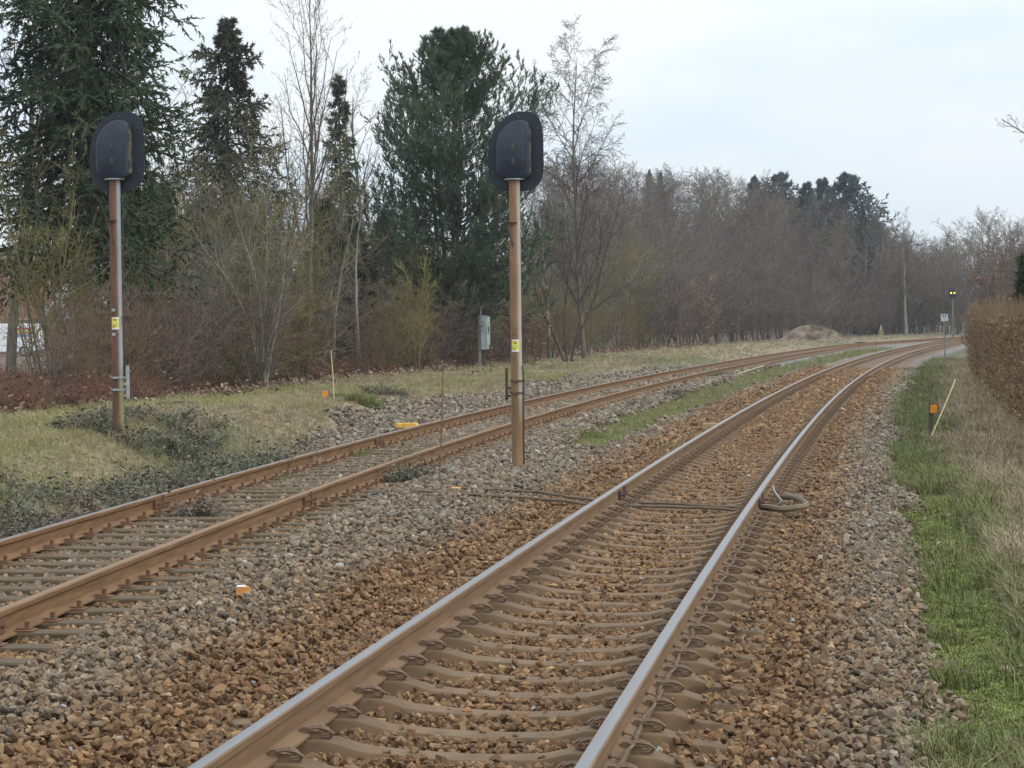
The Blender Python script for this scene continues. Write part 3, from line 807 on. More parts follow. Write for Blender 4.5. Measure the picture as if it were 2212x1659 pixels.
class Geo:
    def __init__(s): s.V = []; s.F3 = []; s.F4 = []; s.T = []; s.n = 0
    def tubes(s, P, R, k, tone=.5):
        V, Q = tubes(P, R, k); s.V.append(V); s.F4.append(Q + s.n); s.n += len(V); s.T.append(np.full(len(V), tone)); return s
    def spikes(s, p, d, L, w, tone):
        """three-sided needle sprays"""
        n = len(p); d = _norm(d)
        ref = np.where(np.abs(d[:, 2:3]) > .85, np.array([1., 0, 0]), np.array([0, 0, 1.]))
        u = _norm(np.cross(d, ref)); v = np.cross(d, u)
        V = np.zeros((n, 4, 3))
        for j in range(3):
            q = 2.094 * j + .5
            V[:, j] = p + (u * math.cos(q) + v * math.sin(q)) * w[:, None] * .5 + d * (L * .12)[:, None]
        V[:, 3] = p + d * L[:, None]
        I = np.arange(n * 4).reshape(n, 4) + s.n
        s.F3.append(np.concatenate([I[:, [0, 1, 3]], I[:, [1, 2, 3]], I[:, [2, 0, 3]]])); s.V.append(V.reshape(-1, 3)); s.n += n * 4
        s.T.append(np.repeat(tone, 4)); return s
    def leaves(s, rng, p, size, tone, flat=0.0):
        """bent leaves of two faces each"""
        n = len(p); d = _norm(rng.normal(0, 1, (n, 3))); e = rng.normal(0, 1, (n, 3)); e[:, 2] *= (1 - flat); d[:, 2] *= (1 - flat)
        d = _norm(d); e = _norm(np.cross(d, np.cross(e, d)) + 1e-6); nn = np.cross(d, e)
        L = size[:, None]
        V = np.stack([p, p + d * L * .55 + e * L * .32 + nn * L * .10, p + d * L, p + d * L * .55 - e * L * .32 + nn * L * .10], 1)
        I = np.arange(n * 4).reshape(n, 4) + s.n
        s.F3.append(np.concatenate([I[:, [0, 1, 2]], I[:, [0, 2, 3]]])); s.V.append(V.reshape(-1, 3)); s.n += n * 4
        s.T.append(np.repeat(tone, 4)); return s
    def mesh(s, name, mat, smooth=False):
        V = np.concatenate(s.V); Fs = []
        if s.F4: Fs.append(np.concatenate(s.F4))
        if s.F3: Fs.append(np.concatenate(s.F3))
        me = mesh_arrays(name, V, Fs, smooth=smooth)
        set_attr(me, 'tone', np.concatenate(s.T)); me.materials.append(mat)
        return me

def bare_tree(seed, H, r0, stems=1, lean=.03, l1=16, l2=6, l3=5, l4=3, ang=.75, lr=.42, up=.06, t0=.22, twig=.006, spread=.25, droop=0.0, mats=(None, None), stem_up=.12, sides=3, tl=.55, ln2=.45, leaf=None, wig=.12):
    """a leafless broadleaf tree or many-stemmed shrub: (trunk mesh, crown mesh)"""
    rng = np.random.default_rng(seed)
    B = stems
    az = rng.random(B) * 6.28; sp = spread * (rng.random(B) ** .6) if B > 1 else np.array([lean])
    D0 = _norm(np.stack([np.cos(az) * sp, np.sin(az) * sp, np.ones(B)], 1))
    P0 = np.stack([np.cos(az) * (.12 if B > 1 else 0) * rng.random(B) * 2, np.sin(az) * (.12 if B > 1 else 0), np.full(B, -.15)], 1)
    Ls = H * (rng.uniform(.62, 1.0, B) if B > 1 else np.ones(1))
    tP, tR = march(rng, P0, D0, Ls, 10, .05 if B == 1 else .09, stem_up, np.full(B, r0) * (rng.uniform(.6, 1, B) if B > 1 else 1), .10)
    tg = Geo().tubes(tP, tR, 8 if B == 1 else 5)
    cg = Geo()
    P1, R1 = spawn(rng, tP, tR, l1, t0, .98, ang, lr, 5, wig, up, .55, tl=tl, rmin=twig)
    cg.tubes(P1, R1, 4 if sides > 2 else 3)
    P2, R2 = spawn(rng, P1, R1, l2, .2, 1., .65, ln2, 4, wig * 1.2, up * .8 - droop * .5, .6, rmin=twig)
    cg.tubes(P2, R2, 3)
    tips = P2
    if l3:
        P3, R3 = spawn(rng, P2, R2, l3, .15, 1., .6, .5, 3, wig * 1.3, up * .5 - droop, .7, rmin=twig * .9, taper=.5)
        cg.tubes(P3, R3, 3); tips = P3
        if l4:
            P4, R4 = spawn(rng, P3, R3, l4, .2, 1., .55, .55, 2, wig * 1.3, -droop * 1.2, .8, rmin=twig * .8, taper=.6)
            cg.tubes(P4, R4, 3); tips = P4
    if leaf:
        n, size, _ = leaf
        k = rng.integers(0, len(tips), n); j = rng.integers(1, tips.shape[1], n)
        p = tips[k, j] + rng.normal(0, .04, (n, 3))
        lg = Geo().leaves(rng, p, size * rng.uniform(.7, 1.3, n), rng.random(n))
        return tg, cg, lg
    return tg, cg, None

def conifer(seed, H, Rb, base_h, nb=130, l2=12, droop=.10, spray=.24, sw=.055, r0=.22, top_pow=.8, up0=.35, dens=7, lump=.25):
    rng = np.random.default_rng(seed)
    tP, tR = march(rng, np.array([[0, 0, -.2]]), np.array([[0.01, 0.01, 1.]]), np.array([H]), 12, .008, .05, np.array([r0]), .06)
    f = (np.arange(nb) + rng.random(nb)) / nb
    hz = base_h + (H - base_h) * (1 - (1 - f) ** 1.0) * .985
    fr = (hz - base_h) / (H - base_h)
    az = np.arange(nb) * 2.4 + rng.normal(0, .35, nb)
    lump_f = 1 + lump * np.sin(az * 2 + hz * 1.7 + seed) * rng.uniform(.4, 1.2, nb)
    L = np.maximum(Rb * (1 - fr) ** top_pow * rng.uniform(.7, 1.18, nb) * lump_f, .25)
    el = up0 * (fr - .25) + rng.normal(0, .1, nb)
    D = np.stack([np.cos(az) * np.cos(el), np.sin(az) * np.cos(el), np.sin(el)], 1)
    p0 = np.stack([np.interp(hz, tP[0, :, 2], tP[0, :, 0]), np.interp(hz, tP[0, :, 2], tP[0, :, 1]), hz], 1)
    P1, R1 = march(rng, p0, D, L, 6, .06, np.array([-droop, -droop, -droop, -.3 * droop, droop, 2 * droop]), np.interp(hz, [0, H], [r0 * .28, .012]), .2)
    P2, R2 = spawn(rng, P1, R1, l2, .12, 1., .95, .42, 3, .10, -droop * .9, .5, rmin=.005, tl=.5)
    bg = Geo().tubes(tP, tR, 8); br = Geo().tubes(P1, R1, 4)
    fg = Geo()
    def along(P, n, lo):
        B, n1, _ = P.shape
        t = lo + (1 - lo) * rng.random((B, n)); g = t * (n1 - 1); i = np.clip(g.astype(int), 0, n1 - 2); q = (g - i)[..., None]
        bi = np.arange(B)[:, None]
        return (P[bi, i] * (1 - q) + P[bi, i + 1] * q).reshape(-1, 3), _norm(P[bi, i + 1] - P[bi, i]).reshape(-1, 3)
    bt = rng.random(nb)
    for P, n, lo, tb in ((P1, dens * 2, .25, bt), (P2, dens, .05, np.repeat(bt, l2))):
        p, d = along(P, n, lo); m = len(p)
        d = d + rng.normal(0, .42, (m, 3)); d[:, 2] -= .12
        tone = np.clip(np.repeat(tb, n) * .6 + rng.random(m) * .4, 0, 1)
        fg.spikes(p, d, spray * rng.uniform(.6, 1.3, m), sw * rng.uniform(.7, 1.3, m), tone)
    return bg, br, fg

M_forest_twig = noise_mat('grey_brown_twigs', (0.109, 0.091, 0.065), (0.184, 0.155, 0.114), .35, .95, coord='Object', detail=2)
M_forest_twig2 = noise_mat('purplish_twigs', (0.109, 0.081, 0.075), (0.172, 0.133, 0.120), .35, .95, detail=2)
M_olive_twig = noise_mat('olive_twigs', (0.116, 0.099, 0.034), (0.207, 0.174, 0.066), .5, .95, detail=2)
M_red_twig = noise_mat('reddish_twigs', (0.120, 0.075, 0.045), (0.193, 0.129, 0.077), .5, .95, detail=2)
M_grey_twig = noise_mat('pale_grey_twigs', (0.136, 0.124, 0.096), (0.224, 0.208, 0.168), .6, .95, detail=2)
M_yel_twig = noise_mat('yellowish_twigs', (0.172, 0.147, 0.047), (0.283, 0.244, 0.090), .6, .95, detail=2)
M_birch_twig = noise_mat('birch_twigs', (.075, .058, .056), (.13, .105, .10), .5, .95, detail=2)
M_hedge_twig = noise_mat('hedge_twigs', (0.120, 0.081, 0.048), (0.200, 0.141, 0.086), .8, .95, detail=2)
M_dark_twig = noise_mat('dark_twigs', (.075, .062, .05), (.135, .115, .092), .5, .95, detail=2)
M_spruce = tone_mat('spruce_needles', [(0.010, 0.018, 0.006), (0.019, 0.034, 0.012), (0.034, 0.054, 0.020), (0.068, 0.090, 0.048)])
M_spruce_br = tone_mat('brownish_spruce_needles', [(0.022, 0.020, 0.010), (0.030, 0.032, 0.016), (0.040, 0.047, 0.024), (0.062, 0.052, 0.029)])
M_pine = tone_mat('pine_needles', [(0.026, 0.042, 0.021), (0.048, 0.078, 0.040), (0.075, 0.114, 0.060), (0.115, 0.150, 0.085)])
M_farcon = tone_mat('hazed_conifer_needles', [(.022, .036, .034), (.038, .058, .054), (.055, .078, .07)])  # distance haze mixed into the needle colour, paler and bluer than the near spruce
M_brownleaf = tone_mat('withered_leaves', [(.10, .045, .022), (.19, .095, .05), (.28, .15, .085), (.34, .22, .14)])
M_hedgeleaf = tone_mat('withered_hedge_leaves', [(0.106, 0.062, 0.030), (0.181, 0.114, 0.058), (0.249, 0.166, 0.088), (0.325, 0.229, 0.129)])
M_ivy = tone_mat('ivy_leaves', [(.018, .034, .016), (.032, .058, .026), (.05, .085, .04)])

def plant(name, label, cat, loc, geos, mats, parts=('trunk', 'crown', 'leaves'), rz=0.0, sc=1.0, group=None, cache=None):
    t = thing(name, label, cat, loc, rz, group)
    t.scale = (sc, sc, sc) if np.ndim(sc) == 0 else sc
    for g, m, p in zip(geos, mats, parts):
        if g is None: continue
        me = g if isinstance(g, bpy.types.Mesh) else g.mesh(p, m, smooth=(p in ('trunk', 'stems')))
        link(p, me, None, t)
    return t
def gz(x, y): return float(ground(np.array([x]), np.array([y]))[0])
def at_px(px, Y):
    x = at_depth(px, 700, Y)[0]
    return (x, Y, gz(x, Y))
def meshes_of(geos, mats, parts):
    return [None if g is None else g.mesh(p, m, smooth=(p in ('trunk', 'stems'))) for g, m, p in zip(geos, mats, parts)]
def h_for(px, py, Y):
    """height above the ground of a top that shows at (px, py) at depth Y"""
    return at_depth(px, py, Y)[1] - gz(at_depth(px, py, Y)[0], Y)

# ---- named trees
P_ = ('trunk', 'branches', 'foliage')
Yb = 58.5
g = conifer(21, 18.5, 2.9, 3.4, nb=420, l2=17, droop=.15, spray=.155, sw=.047, r0=.27, top_pow=.55, dens=17, lump=.22)
plant('spruce_tree', 'tall dark spruce with bare lower trunk behind the left signal', 'tree', at_px(178, Yb), g, (M_mossbark, M_barkdark, M_spruce), P_)
g = conifer(35, h_for(505, 32, 84), 4.1, 1.5, nb=190, l2=14, droop=.17, spray=.18, sw=.05, r0=.2, top_pow=.78, dens=14, lump=.5)
plant('spruce_tree', 'ragged spruce with brownish hanging branches right of the tallest spruce', 'tree', at_px(500, 84), g, (M_barkdark, M_barkdark, M_spruce_br), P_, rz=1.0)
g = conifer(36, h_for(742, 155, 108), 1.35, 2, nb=110, l2=10, droop=.12, spray=.2, sw=.06, r0=.16, top_pow=.6, dens=9, lump=.2)
plant('spruce_tree', 'slim spruce top showing between the bare forked tree and the pine', 'tree', at_px(740, 108), g, (M_barkdark, M_barkdark, M_spruce), P_)

def pine(seed, H):
    rng = np.random.default_rng(seed)
    prof_z = np.array([2.2, 3.2, 6.3, 9, 10.9, 12.1, 12.9, 13.5]) * H / 13.5
    prof_r = np.array([2.0, 3.4, 3.7, 3.5, 2.9, 1.7, .8, .3])
    S_ = 5; az = np.arange(S_) * 1.26 + .4; sp = np.array([.0, .13, .18, .15, .2])
    D = _norm(np.stack([np.cos(az) * sp, np.sin(az) * sp, np.ones(S_)], 1))
    P0 = np.zeros((S_, 3)); P0[:, 2] = -.2
    tP, tR = march(rng, P0, D, H * np.array([1.0, .93, .90, .95, .86]), 10, .02, .02, np.full(S_, .12), .10)
    nb = 260
    z = 2.3 + (H - 2.6) * (np.arange(nb) + rng.random(nb)) / nb
    az = np.arange(nb) * 2.4 + rng.normal(0, .3, nb)
    ax = np.interp(z, tP[0, :, 2], tP[0, :, 0]); ay = np.interp(z, tP[0, :, 2], tP[0, :, 1])
    lob = 1 + .26 * np.sin(az * 3 + z * 1.1) + .10 * np.sin(az * 5 - z * 2)
    L = np.interp(z, prof_z, prof_r) * lob * rng.uniform(.78, 1.1, nb) + .15
    el = .25 + .35 * z / H + rng.normal(0, .12, nb)
    D = np.stack([np.cos(az) * np.cos(el), np.sin(az) * np.cos(el), np.sin(el)], 1)
    P1, R1 = march(rng, np.stack([ax, ay, z - L * .35], 1), D, L, 6, .06, np.array([-.02, 0, .05, .10, .2, .3]), np.interp(z, [0, H], [.045, .012]), .25)
    P2, R2 = spawn(rng, P1, R1, 13, .2, 1., .8, .38, 3, .08, .20, .6, rmin=.007)
    P3, R3 = spawn(rng, P2, R2, 3, .25, 1., .6, .6, 2, .06, .30, .8, rmin=.005)
    tg = Geo().tubes(tP, tR, 7); bg = Geo().tubes(P1, R1, 4).tubes(P2, R2, 3)
    fg = Geo(); bt = rng.random(nb)
    for P, n, lo, rp in ((tP, 40, .88, None), (P1, 14, .55, 1), (P2, 9, .2, 13), (P3, 8, .1, 39)):
        B, n1, _ = P.shape
        t = lo + (1 - lo) * rng.random((B, n)) ** .7; gq = t * (n1 - 1); i = np.clip(gq.astype(int), 0, n1 - 2); q = (gq - i)[..., None]; bi = np.arange(B)[:, None]
        p = (P[bi, i] * (1 - q) + P[bi, i + 1] * q).reshape(-1, 3); d = _norm(P[bi, i + 1] - P[bi, i]).reshape(-1, 3)
        m = len(p); d = d + rng.normal(0, .36, (m, 3)); d[:, 2] += .30
        base = rng.random(B) if rp is None else np.repeat(bt, rp)
        tone = np.clip(np.repeat(base * .6 + rng.random(B) * .2, n) + rng.random(m) * .25, 0, 1)
        fg.spikes(p, d, .19 * rng.uniform(.7, 1.3, m), .038 * rng.uniform(.7, 1.3, m), tone)
    return tg, bg, fg
plant('pine_tree', 'broad bushy green pine with upright shoots left of the signal between the tracks', 'tree', at_px(978, 95), pine(8, h_for(985, 66, 95)), (M_barkdark, M_barkdark, M_pine), P_, rz=.9)

PB = ('trunk', 'crown', 'leaves')
g = bare_tree(41, h_for(668, -40, 82), .11, l1=22, l2=7, l3=4, l4=2, ang=.42, lr=.46, up=.16, t0=.28, twig=.007, tl=.6, lean=.02)
plant('bare_tree', 'tall bare tree with steep fan of branches between the ragged spruce and the pine', 'tree', at_px(664, 82), g, (M_mossbark, M_dark_twig), PB)
g = bare_tree(44, h_for(1300, 105, 112), .13, l1=38, l2=10, l3=9, l4=3, ang=.6, lr=.36, up=.06, t0=.12, twig=.0092, tl=.55, droop=.16, lean=.03, ln2=.5)
plant('birch_tree', 'tall slender birch with fine drooping twigs right of the middle signal', 'tree', at_px(1262, 112), g, (M_bark, M_birch_twig), PB, rz=2.0)
g = bare_tree(45, 7.5, .10, l1=18, l2=6, l3=5, l4=2, ang=.6, lr=.36, up=.06, twig=.006, droop=.15, t0=.3)
plant('birch_tree', 'short white-stemmed birch just right of the middle signal pole', 'tree', at_px(1186, 104), g, (M_birch, M_birch_twig), PB)
g = bare_tree(46, 9.5, .085, stems=4, l1=18, l2=6, l3=5, l4=3, ang=.6, lr=.36, up=.08, twig=.007, spread=.35, t0=.3)
plant('bare_tree', 'dark forked alder in front of the tall birch', 'tree', at_px(1225, 103), g, (M_barkdark, M_dark_twig), PB)
g = bare_tree(147, 6.6, .06, stems=7, l1=13, l2=6, l3=5, l4=2, ang=.6, lr=.4, up=.04, twig=.006, spread=.42, t0=.3)
plant('bare_shrub', 'spreading shrub with pale grey forking limbs left of the pine', 'shrub', at_px(565, 66), g, (M_barkpale, M_grey_twig), ('stems', 'crown', 'leaves'))
g = bare_tree(48, 5.6, .04, stems=3, l1=20, l2=6, l3=3, l4=0, ang=.55, lr=.34, up=.10, twig=.006, spread=.10, t0=.2)
plant('sapling', 'yellowish upright sapling in front of the pine', 'sapling', at_px(910, 82), g, (M_mossbark, M_yel_twig), ('stems', 'crown', 'leaves'))
g = bare_tree(49, 6.0, .085, l1=10, l2=5, l3=4, l4=2, ang=.7, lr=.3, up=.05, twig=.006, lean=.10, t0=.35)
plant('bare_tree', 'pale crooked trunk standing in the dark gap of the thicket', 'tree', at_px(776, 83), g, (M_barkpale, M_grey_twig), PB)
g = bare_tree(50, 5.5, .07, l1=10, l2=5, l3=4, l4=2, ang=.7, lr=.32, up=.05, twig=.006, lean=.08, t0=.3)
plant('bare_tree', 'small pale trunk left of the crooked one in the dark gap', 'tree', at_px(715, 84), g, (M_barkpale, M_grey_twig), PB, rz=2)
leafy = bare_tree(51, 2.6, .03, stems=6, l1=9, l2=5, l3=3, l4=0, ang=.6, lr=.4, up=.05, twig=.005, spread=.3, t0=.2, leaf=(1500, .075, 0))
lm = meshes_of(leafy, (M_bark, M_red_twig, M_brownleaf), ('stems', 'crown', 'leaves'))
for px, Y, sc, lab in ((1143, 99, 1.25, 'beech sapling with withered red-brown leaves right of the middle signal pole'), (1515, 166, 1.9, 'beech sapling with orange-brown leaves at the foot of the wooded hill'), (1478, 172, 1.3, 'smaller leafy brown beech left of the orange-brown one'), (1385, 148, 1.2, 'brown-leaved young beech at the end of the thicket')):
    plant('beech_sapling', lab, 'sapling', at_px(px, Y), lm, [None] * 3, ('stems', 'crown', 'leaves'), rz=px * .1, sc=sc, group='saplings holding withered leaves')
# trees left of the spruce, in front of the van
g = bare_tree(52, 6.8, .05, stems=4, l1=12, l2=6, l3=4, l4=2, ang=.7, lr=.42, up=.03, twig=.0055, spread=.42, t0=.25)
m52 = meshes_of(g, (M_mossbark, M_olive_twig), ('stems', 'crown'))
for px, Y, sc, lab in ((78, 53, .85, 'many-stemmed mossy shrub in front of the white van'), (118, 54, .85, 'mossy bare shrub between the van and the tall spruce'), (150, 56, .9, 'bare shrub in front of the lower trunk of the tall spruce')):
    plant('bare_shrub', lab, 'shrub', at_px(px, Y), m52, [None] * 2, ('stems', 'crown'), rz=px * .37, sc=sc)
g = bare_tree(53, 15, .2, l1=20, l2=7, l3=5, l4=3, ang=.65, lr=.4, up=.07, twig=.008)
m53 = meshes_of(g, (M_bark, M_dark_twig), ('trunk', 'crown'))
plant('bare_tree', 'bare tree behind the tall spruce at the upper left corner', 'tree', at_px(20, 86), m53, [None] * 2, PB[:2])
plant('bare_tree', 'bare tree standing behind the slim spruce and the pine', 'tree', at_px(800, 118), m53, [None] * 2, PB[:2], rz=2, sc=.86)
plant('bare_tree', 'bare tree beyond the right edge whose outer twigs hang into the picture', 'tree', (11.9, 47.5, gz(11.9, 47.5)), m53, [None] * 2, PB[:2], rz=.4, sc=.62)

# ---- thicket along the tree line: individual shrubs
kinds = [
    ('olive-brown', bare_tree(60, 4.6, .035, stems=8, l1=9, l2=7, l3=5, l4=2, ang=.85, lr=.44, up=.02, twig=.006, spread=.55, t0=.10, wig=.20), M_olive_twig, M_mossbark),
    ('reddish', bare_tree(61, 3.2, .022, stems=13, l1=8, l2=6, l3=5, l4=2, ang=.8, lr=.44, up=.03, twig=.0055, spread=.55, t0=.10, wig=.20), M_red_twig, M_barkdark),
    ('grey', bare_tree(62, 5.4, .045, stems=6, l1=11, l2=7, l3=5, l4=2, ang=.8, lr=.42, up=.03, twig=.0055, spread=.45, t0=.10, wig=.18), M_forest_twig, M_bark),
    ('olive-green', bare_tree(63, 6.4, .05, stems=7, l1=11, l2=7, l3=5, l4=2, ang=.55, lr=.4, up=.07, twig=.0055, spread=.34, t0=.15), M_olive_twig, M_mossbark),
    ('purplish', bare_tree(64, 3.8, .026, stems=11, l1=8, l2=6, l3=5, l4=2, ang=.85, lr=.42, up=.02, twig=.0055, spread=.6, t0=.1, wig=.20), M_forest_twig2, M_barkdark),
]
km = [meshes_of(g[:2], (mb, mt), ('stems', 'crown')) for _, g, mt, mb in kinds]
rr = random.Random(77)
def shrub(k, px, Y, sc, wide=1.0):
    col = kinds[k][0]
    plant('bare_shrub', '%s leafless shrub in the dense thicket along the tree line left of the siding' % col, 'shrub', at_px(px, Y), km[k], [None] * 2, ('stems', 'crown'),
          rz=rr.uniform(0, 6.28), sc=(sc * wide, sc * wide, sc), group='%s shrubs of the thicket' % col)
# front row, low and twiggy
px = 120
while px < 1400:
    off = -rr.uniform(9.2, 10.6) + 2.4 * (1 - min(1, max(0, (px) / 500)))
    Y = treeline_Y(px, off)
    if (not 640 < px < 830 or rr.random() < .35) and not (140 < px < 215 and rr.random() < .6):
        k = rr.choice([1, 1, 4, 0] if px < 1000 else [1, 4, 0, 2])
        shrub(k, px, Y, rr.uniform(.62, 1.0) * (.75 if px < 160 else 1), 1.15)
    px += rr.uniform(20, 36)
# second row
px = 210
while px < 1400:
    Y = treeline_Y(px, -rr.uniform(11.5, 14))
    k = rr.choice([0, 0, 3, 2, 4])
    if not 690 < px < 760: shrub(k, px, Y, rr.uniform(.9, 1.3), 1.1)
    px += rr.uniform(24, 40)
# third row, tall
px = 330
while px < 1420:
    Y = treeline_Y(px, -rr.uniform(15, 20))
    k = rr.choice([3, 3, 2, 0])
    shrub(k, px, Y, rr.uniform(.95, 1.25) * (1.35 if px > 1120 else 1.3 if 380 < px < 790 else 1), 1.1)
    px += rr.uniform(28, 46)
# ivy-green undergrowth conifers darken the gap behind the pale trunks
g = conifer(70, 6.5, 2.2, .2, nb=110, l2=10, droop=.12, spray=.3, sw=.10, r0=.12, dens=6)
m70 = meshes_of(g, (M_barkdark, M_barkdark, M_spruce), P_)
for i, (px, Y, sc, lab) in enumerate(((700, 93, 1.0, 'young spruce filling the dark gap behind the small pale trunk'), (765, 97, .9, 'young spruce behind the pale crooked trunk'), (840, 104, 1.0, 'young spruce left of the pine, behind the thicket'), (345, 76, .95, 'young spruce between the tall spruce and the ragged spruce'), (430, 80, .9, 'young spruce at the foot of the ragged spruce'))):
    plant('spruce_tree', lab, 'tree', at_px(px, Y), m70, [None] * 3, P_, rz=i * 1.3, sc=sc)

# ---- wooded hillside: individual bare trees
fk = [bare_tree(80 + i, h, .15, l1=28, l2=10, l3=6, l4=3, ang=.66, lr=.36, up=.05, t0=.08, twig=.0135, tl=.30, lean=.05) for i, h in enumerate((13, 14, 12, 13.5))]
FH = [float(np.percentile(np.concatenate(g[1].V)[:, 2], 99.7)) for g in fk]
fm = [meshes_of(g[:2], (M_bark, (M_forest_twig, M_forest_twig2)[i % 2]), ('trunk', 'crown')) for i, g in enumerate(fk)]
fu = [bare_tree(90 + i, 5, .035, stems=7, l1=10, l2=6, l3=5, l4=2, ang=.6, lr=.42, up=.07, twig=.0115, spread=.4, t0=.1) for i in range(2)]
fum = [meshes_of(g[:2], (M_barkdark, (M_forest_twig, M_forest_twig2)[i]), ('stems', 'crown')) for i, g in enumerate(fu)]
SILX = [1100, 1180, 1300, 1380, 1500, 1600, 1700, 1760, 1820, 1880, 1930, 1990, 2030, 2070, 2120, 2170, 2230, 2320]
SILY = [345, 345, 352, 366, 366, 382, 404, 420, 432, 462, 492, 512, 520, 498, 462, 450, 470, 470]
fr = random.Random(9)
rows = [(-12, 0.46, 48), (-15, .56, 44), (-20, .66, 40), (-27, .75, 38), (-36, .84, 36), (-47, .92, 34), (-58, 1.02, 22), (-72, 1.055, 20)]
n_f = 0
for ri, (off, frac, step) in enumerate(rows):
    px = 1170 + fr.uniform(0, 30) + (170 if ri < 2 else 0)
    while px < 2075:
        o2 = off + fr.uniform(-3, 3)
        Y = treeline_Y(px, o2)
        if Y > 335: Y = fr.uniform(255, 340)
        if 100 < Y < 345:
            x = at_depth(px, 700, Y)[0]; z = gz(x, Y)
            ys_ = np.interp(px, SILX, SILY); hor = 700.5 - ROLL * (px - 1106)
            ytop = hor - (hor - ys_) * frac * fr.uniform(.92, 1.01)
            h = at_depth(px, ytop, Y)[1] - z
            k = fr.randrange(4); s = min(max(h / FH[k], .3), 1.5)
            plant('bare_tree', 'leafless grey-brown tree of the wood on the hillside beyond the siding', 'tree', (x, Y, z - .1), fm[k], [None] * 2, ('trunk', 'crown'),
                  rz=fr.uniform(0, 6.28), sc=(s * fr.uniform(1.05, 1.45),) * 2 + (s,), group='bare trees of the wooded hillside')
            n_f += 1
        px += fr.uniform(.6, 1.4) * step
# right background, beyond the curve
for px, Y, ys_ in [(1965, 300, 505), (1990, 322, 498), (2022, 300, 522), (2048, 280, 500), (2075, 300, 470), (2098, 262, 480), (2120, 290, 448), (2142, 265, 446), (2165, 285, 455), (2188, 255, 470), (2210, 280, 462), (2236, 262, 455), (2085, 246, 560), (2130, 235, 570), (2175, 232, 560), (2215, 230, 540), (2040, 330, 530), (2105, 330, 520), (2150, 330, 520), (2195, 330, 520), (2060, 262, 540), (2110, 240, 500), (2155, 248, 490), (2200, 242, 480), (2180, 205, 520), (2222, 200, 500)]:
    x, y, z = at_px(px, Y); h = at_depth(px, ys_, Y)[1] - z; k = fr.randrange(4); s = h / FH[k]
    plant('bare_tree', 'leafless tree in the background beyond the curve, right of the lit signal', 'tree', (x, y, z), fm[k], [None] * 2, ('trunk', 'crown'), rz=fr.uniform(0, 6), sc=(s * 1.1, s * 1.1, s), group='bare trees beyond the curve')
g = bare_tree(97, h_for(1965, 470, 240), .16, l1=22, l2=7, l3=5, l4=2, ang=.6, lr=.36, up=.06, droop=.12, twig=.010, lean=.05)
plant('birch_tree', 'pale-trunked birch at the edge of the wood left of the distant lit signal', 'tree', at_px(1958, 240), g[:2], (M_barkpale, M_birch_twig), ('trunk', 'crown'))
# undergrowth shrubs along the foot of the hillside
px = 1390
while px < 2080:
    for off in (-10.5, -13, -20):
        Y = treeline_Y(px + fr.uniform(-10, 10), off + fr.uniform(-.7, .7))
        if Y < 330:
            k = fr.randrange(2); s = fr.uniform(.7, 1.15)
            x = at_depth(px, 700, Y)[0]
            plant('bare_shrub', 'brownish leafless undergrowth shrub along the foot of the wooded hillside', 'shrub', (x, Y, gz(x, Y) - .05), fum[k], [None] * 2, ('stems', 'crown'), rz=fr.uniform(0, 6), sc=(s * 1.25, s * 1.25, s), group='undergrowth shrubs at the foot of the hillside')
    px += fr.uniform(20, 34)
for px, Y, sc in ((2118, 140, 1.05), (2140, 148, 1.3), (2162, 138, 1.2), (2184, 142, 1.4), (2206, 136, 1.3), (2150, 165, 1.5), (2195, 168, 1.6)):
    plant('bare_shrub', 'brownish leafless shrub rising behind the ragged hedge', 'shrub', at_px(px, Y), fum[1], [None] * 2, ('stems', 'crown'), rz=px * .3, sc=sc, group='bare shrubs behind the ragged hedge')
# conifers on the skyline
g1 = meshes_of(conifer(71, 14, 7.6, 2, nb=120, l2=12, droop=.04, spray=.36, sw=.11, r0=.2, top_pow=.8, dens=10, lump=.3, up0=.45), (M_barkdark, M_barkdark, M_farcon), P_)
g2 = meshes_of(conifer(72, 14, 6.2, 1, nb=120, l2=12, droop=.08, spray=.36, sw=.11, r0=.2, top_pow=.85, dens=10, lump=.3), (M_barkdark, M_barkdark, M_farcon), P_)
for px, py, Y, mm, w, lab in ((1685, 368, 300, g1, 1.0, 'rounded dark conifer on the skyline of the wooded hill, leftmost of the big ones'), (1630, 374, 305, g2, .8, 'small conifer tip on the skyline left of the rounded conifer'), (1745, 388, 300, g2, 1.0, 'dark narrow conifer on the skyline, left of a close pair'), (1782, 380, 303, g1, .8, 'dark conifer on the skyline in the middle of the group'), (1832, 368, 295, g1, 1.15, 'tallest and broadest conifer at the right end of the skyline group'), (1868, 446, 262, g2, .5, 'green conifer lower on the slope below the tallest skyline conifer'), (1895, 475, 285, g1, .9, 'low conifer at the right foot of the skyline group'), (1405, 362, 338, g2, .5, 'small dark conifer tip at the left end of the hill skyline'), (1430, 368, 339, g2, .5, 'second small conifer tip at the left end of the hill skyline')):
    x, y, z = at_px(px, Y); h = at_depth(px, py, Y)[1] - z
    s = h / 14.3
    plant('conifer_tree', lab, 'tree', (x, y, z), mm, [None] * 3, P_, rz=px * .7, sc=(s * w, s * w, s))

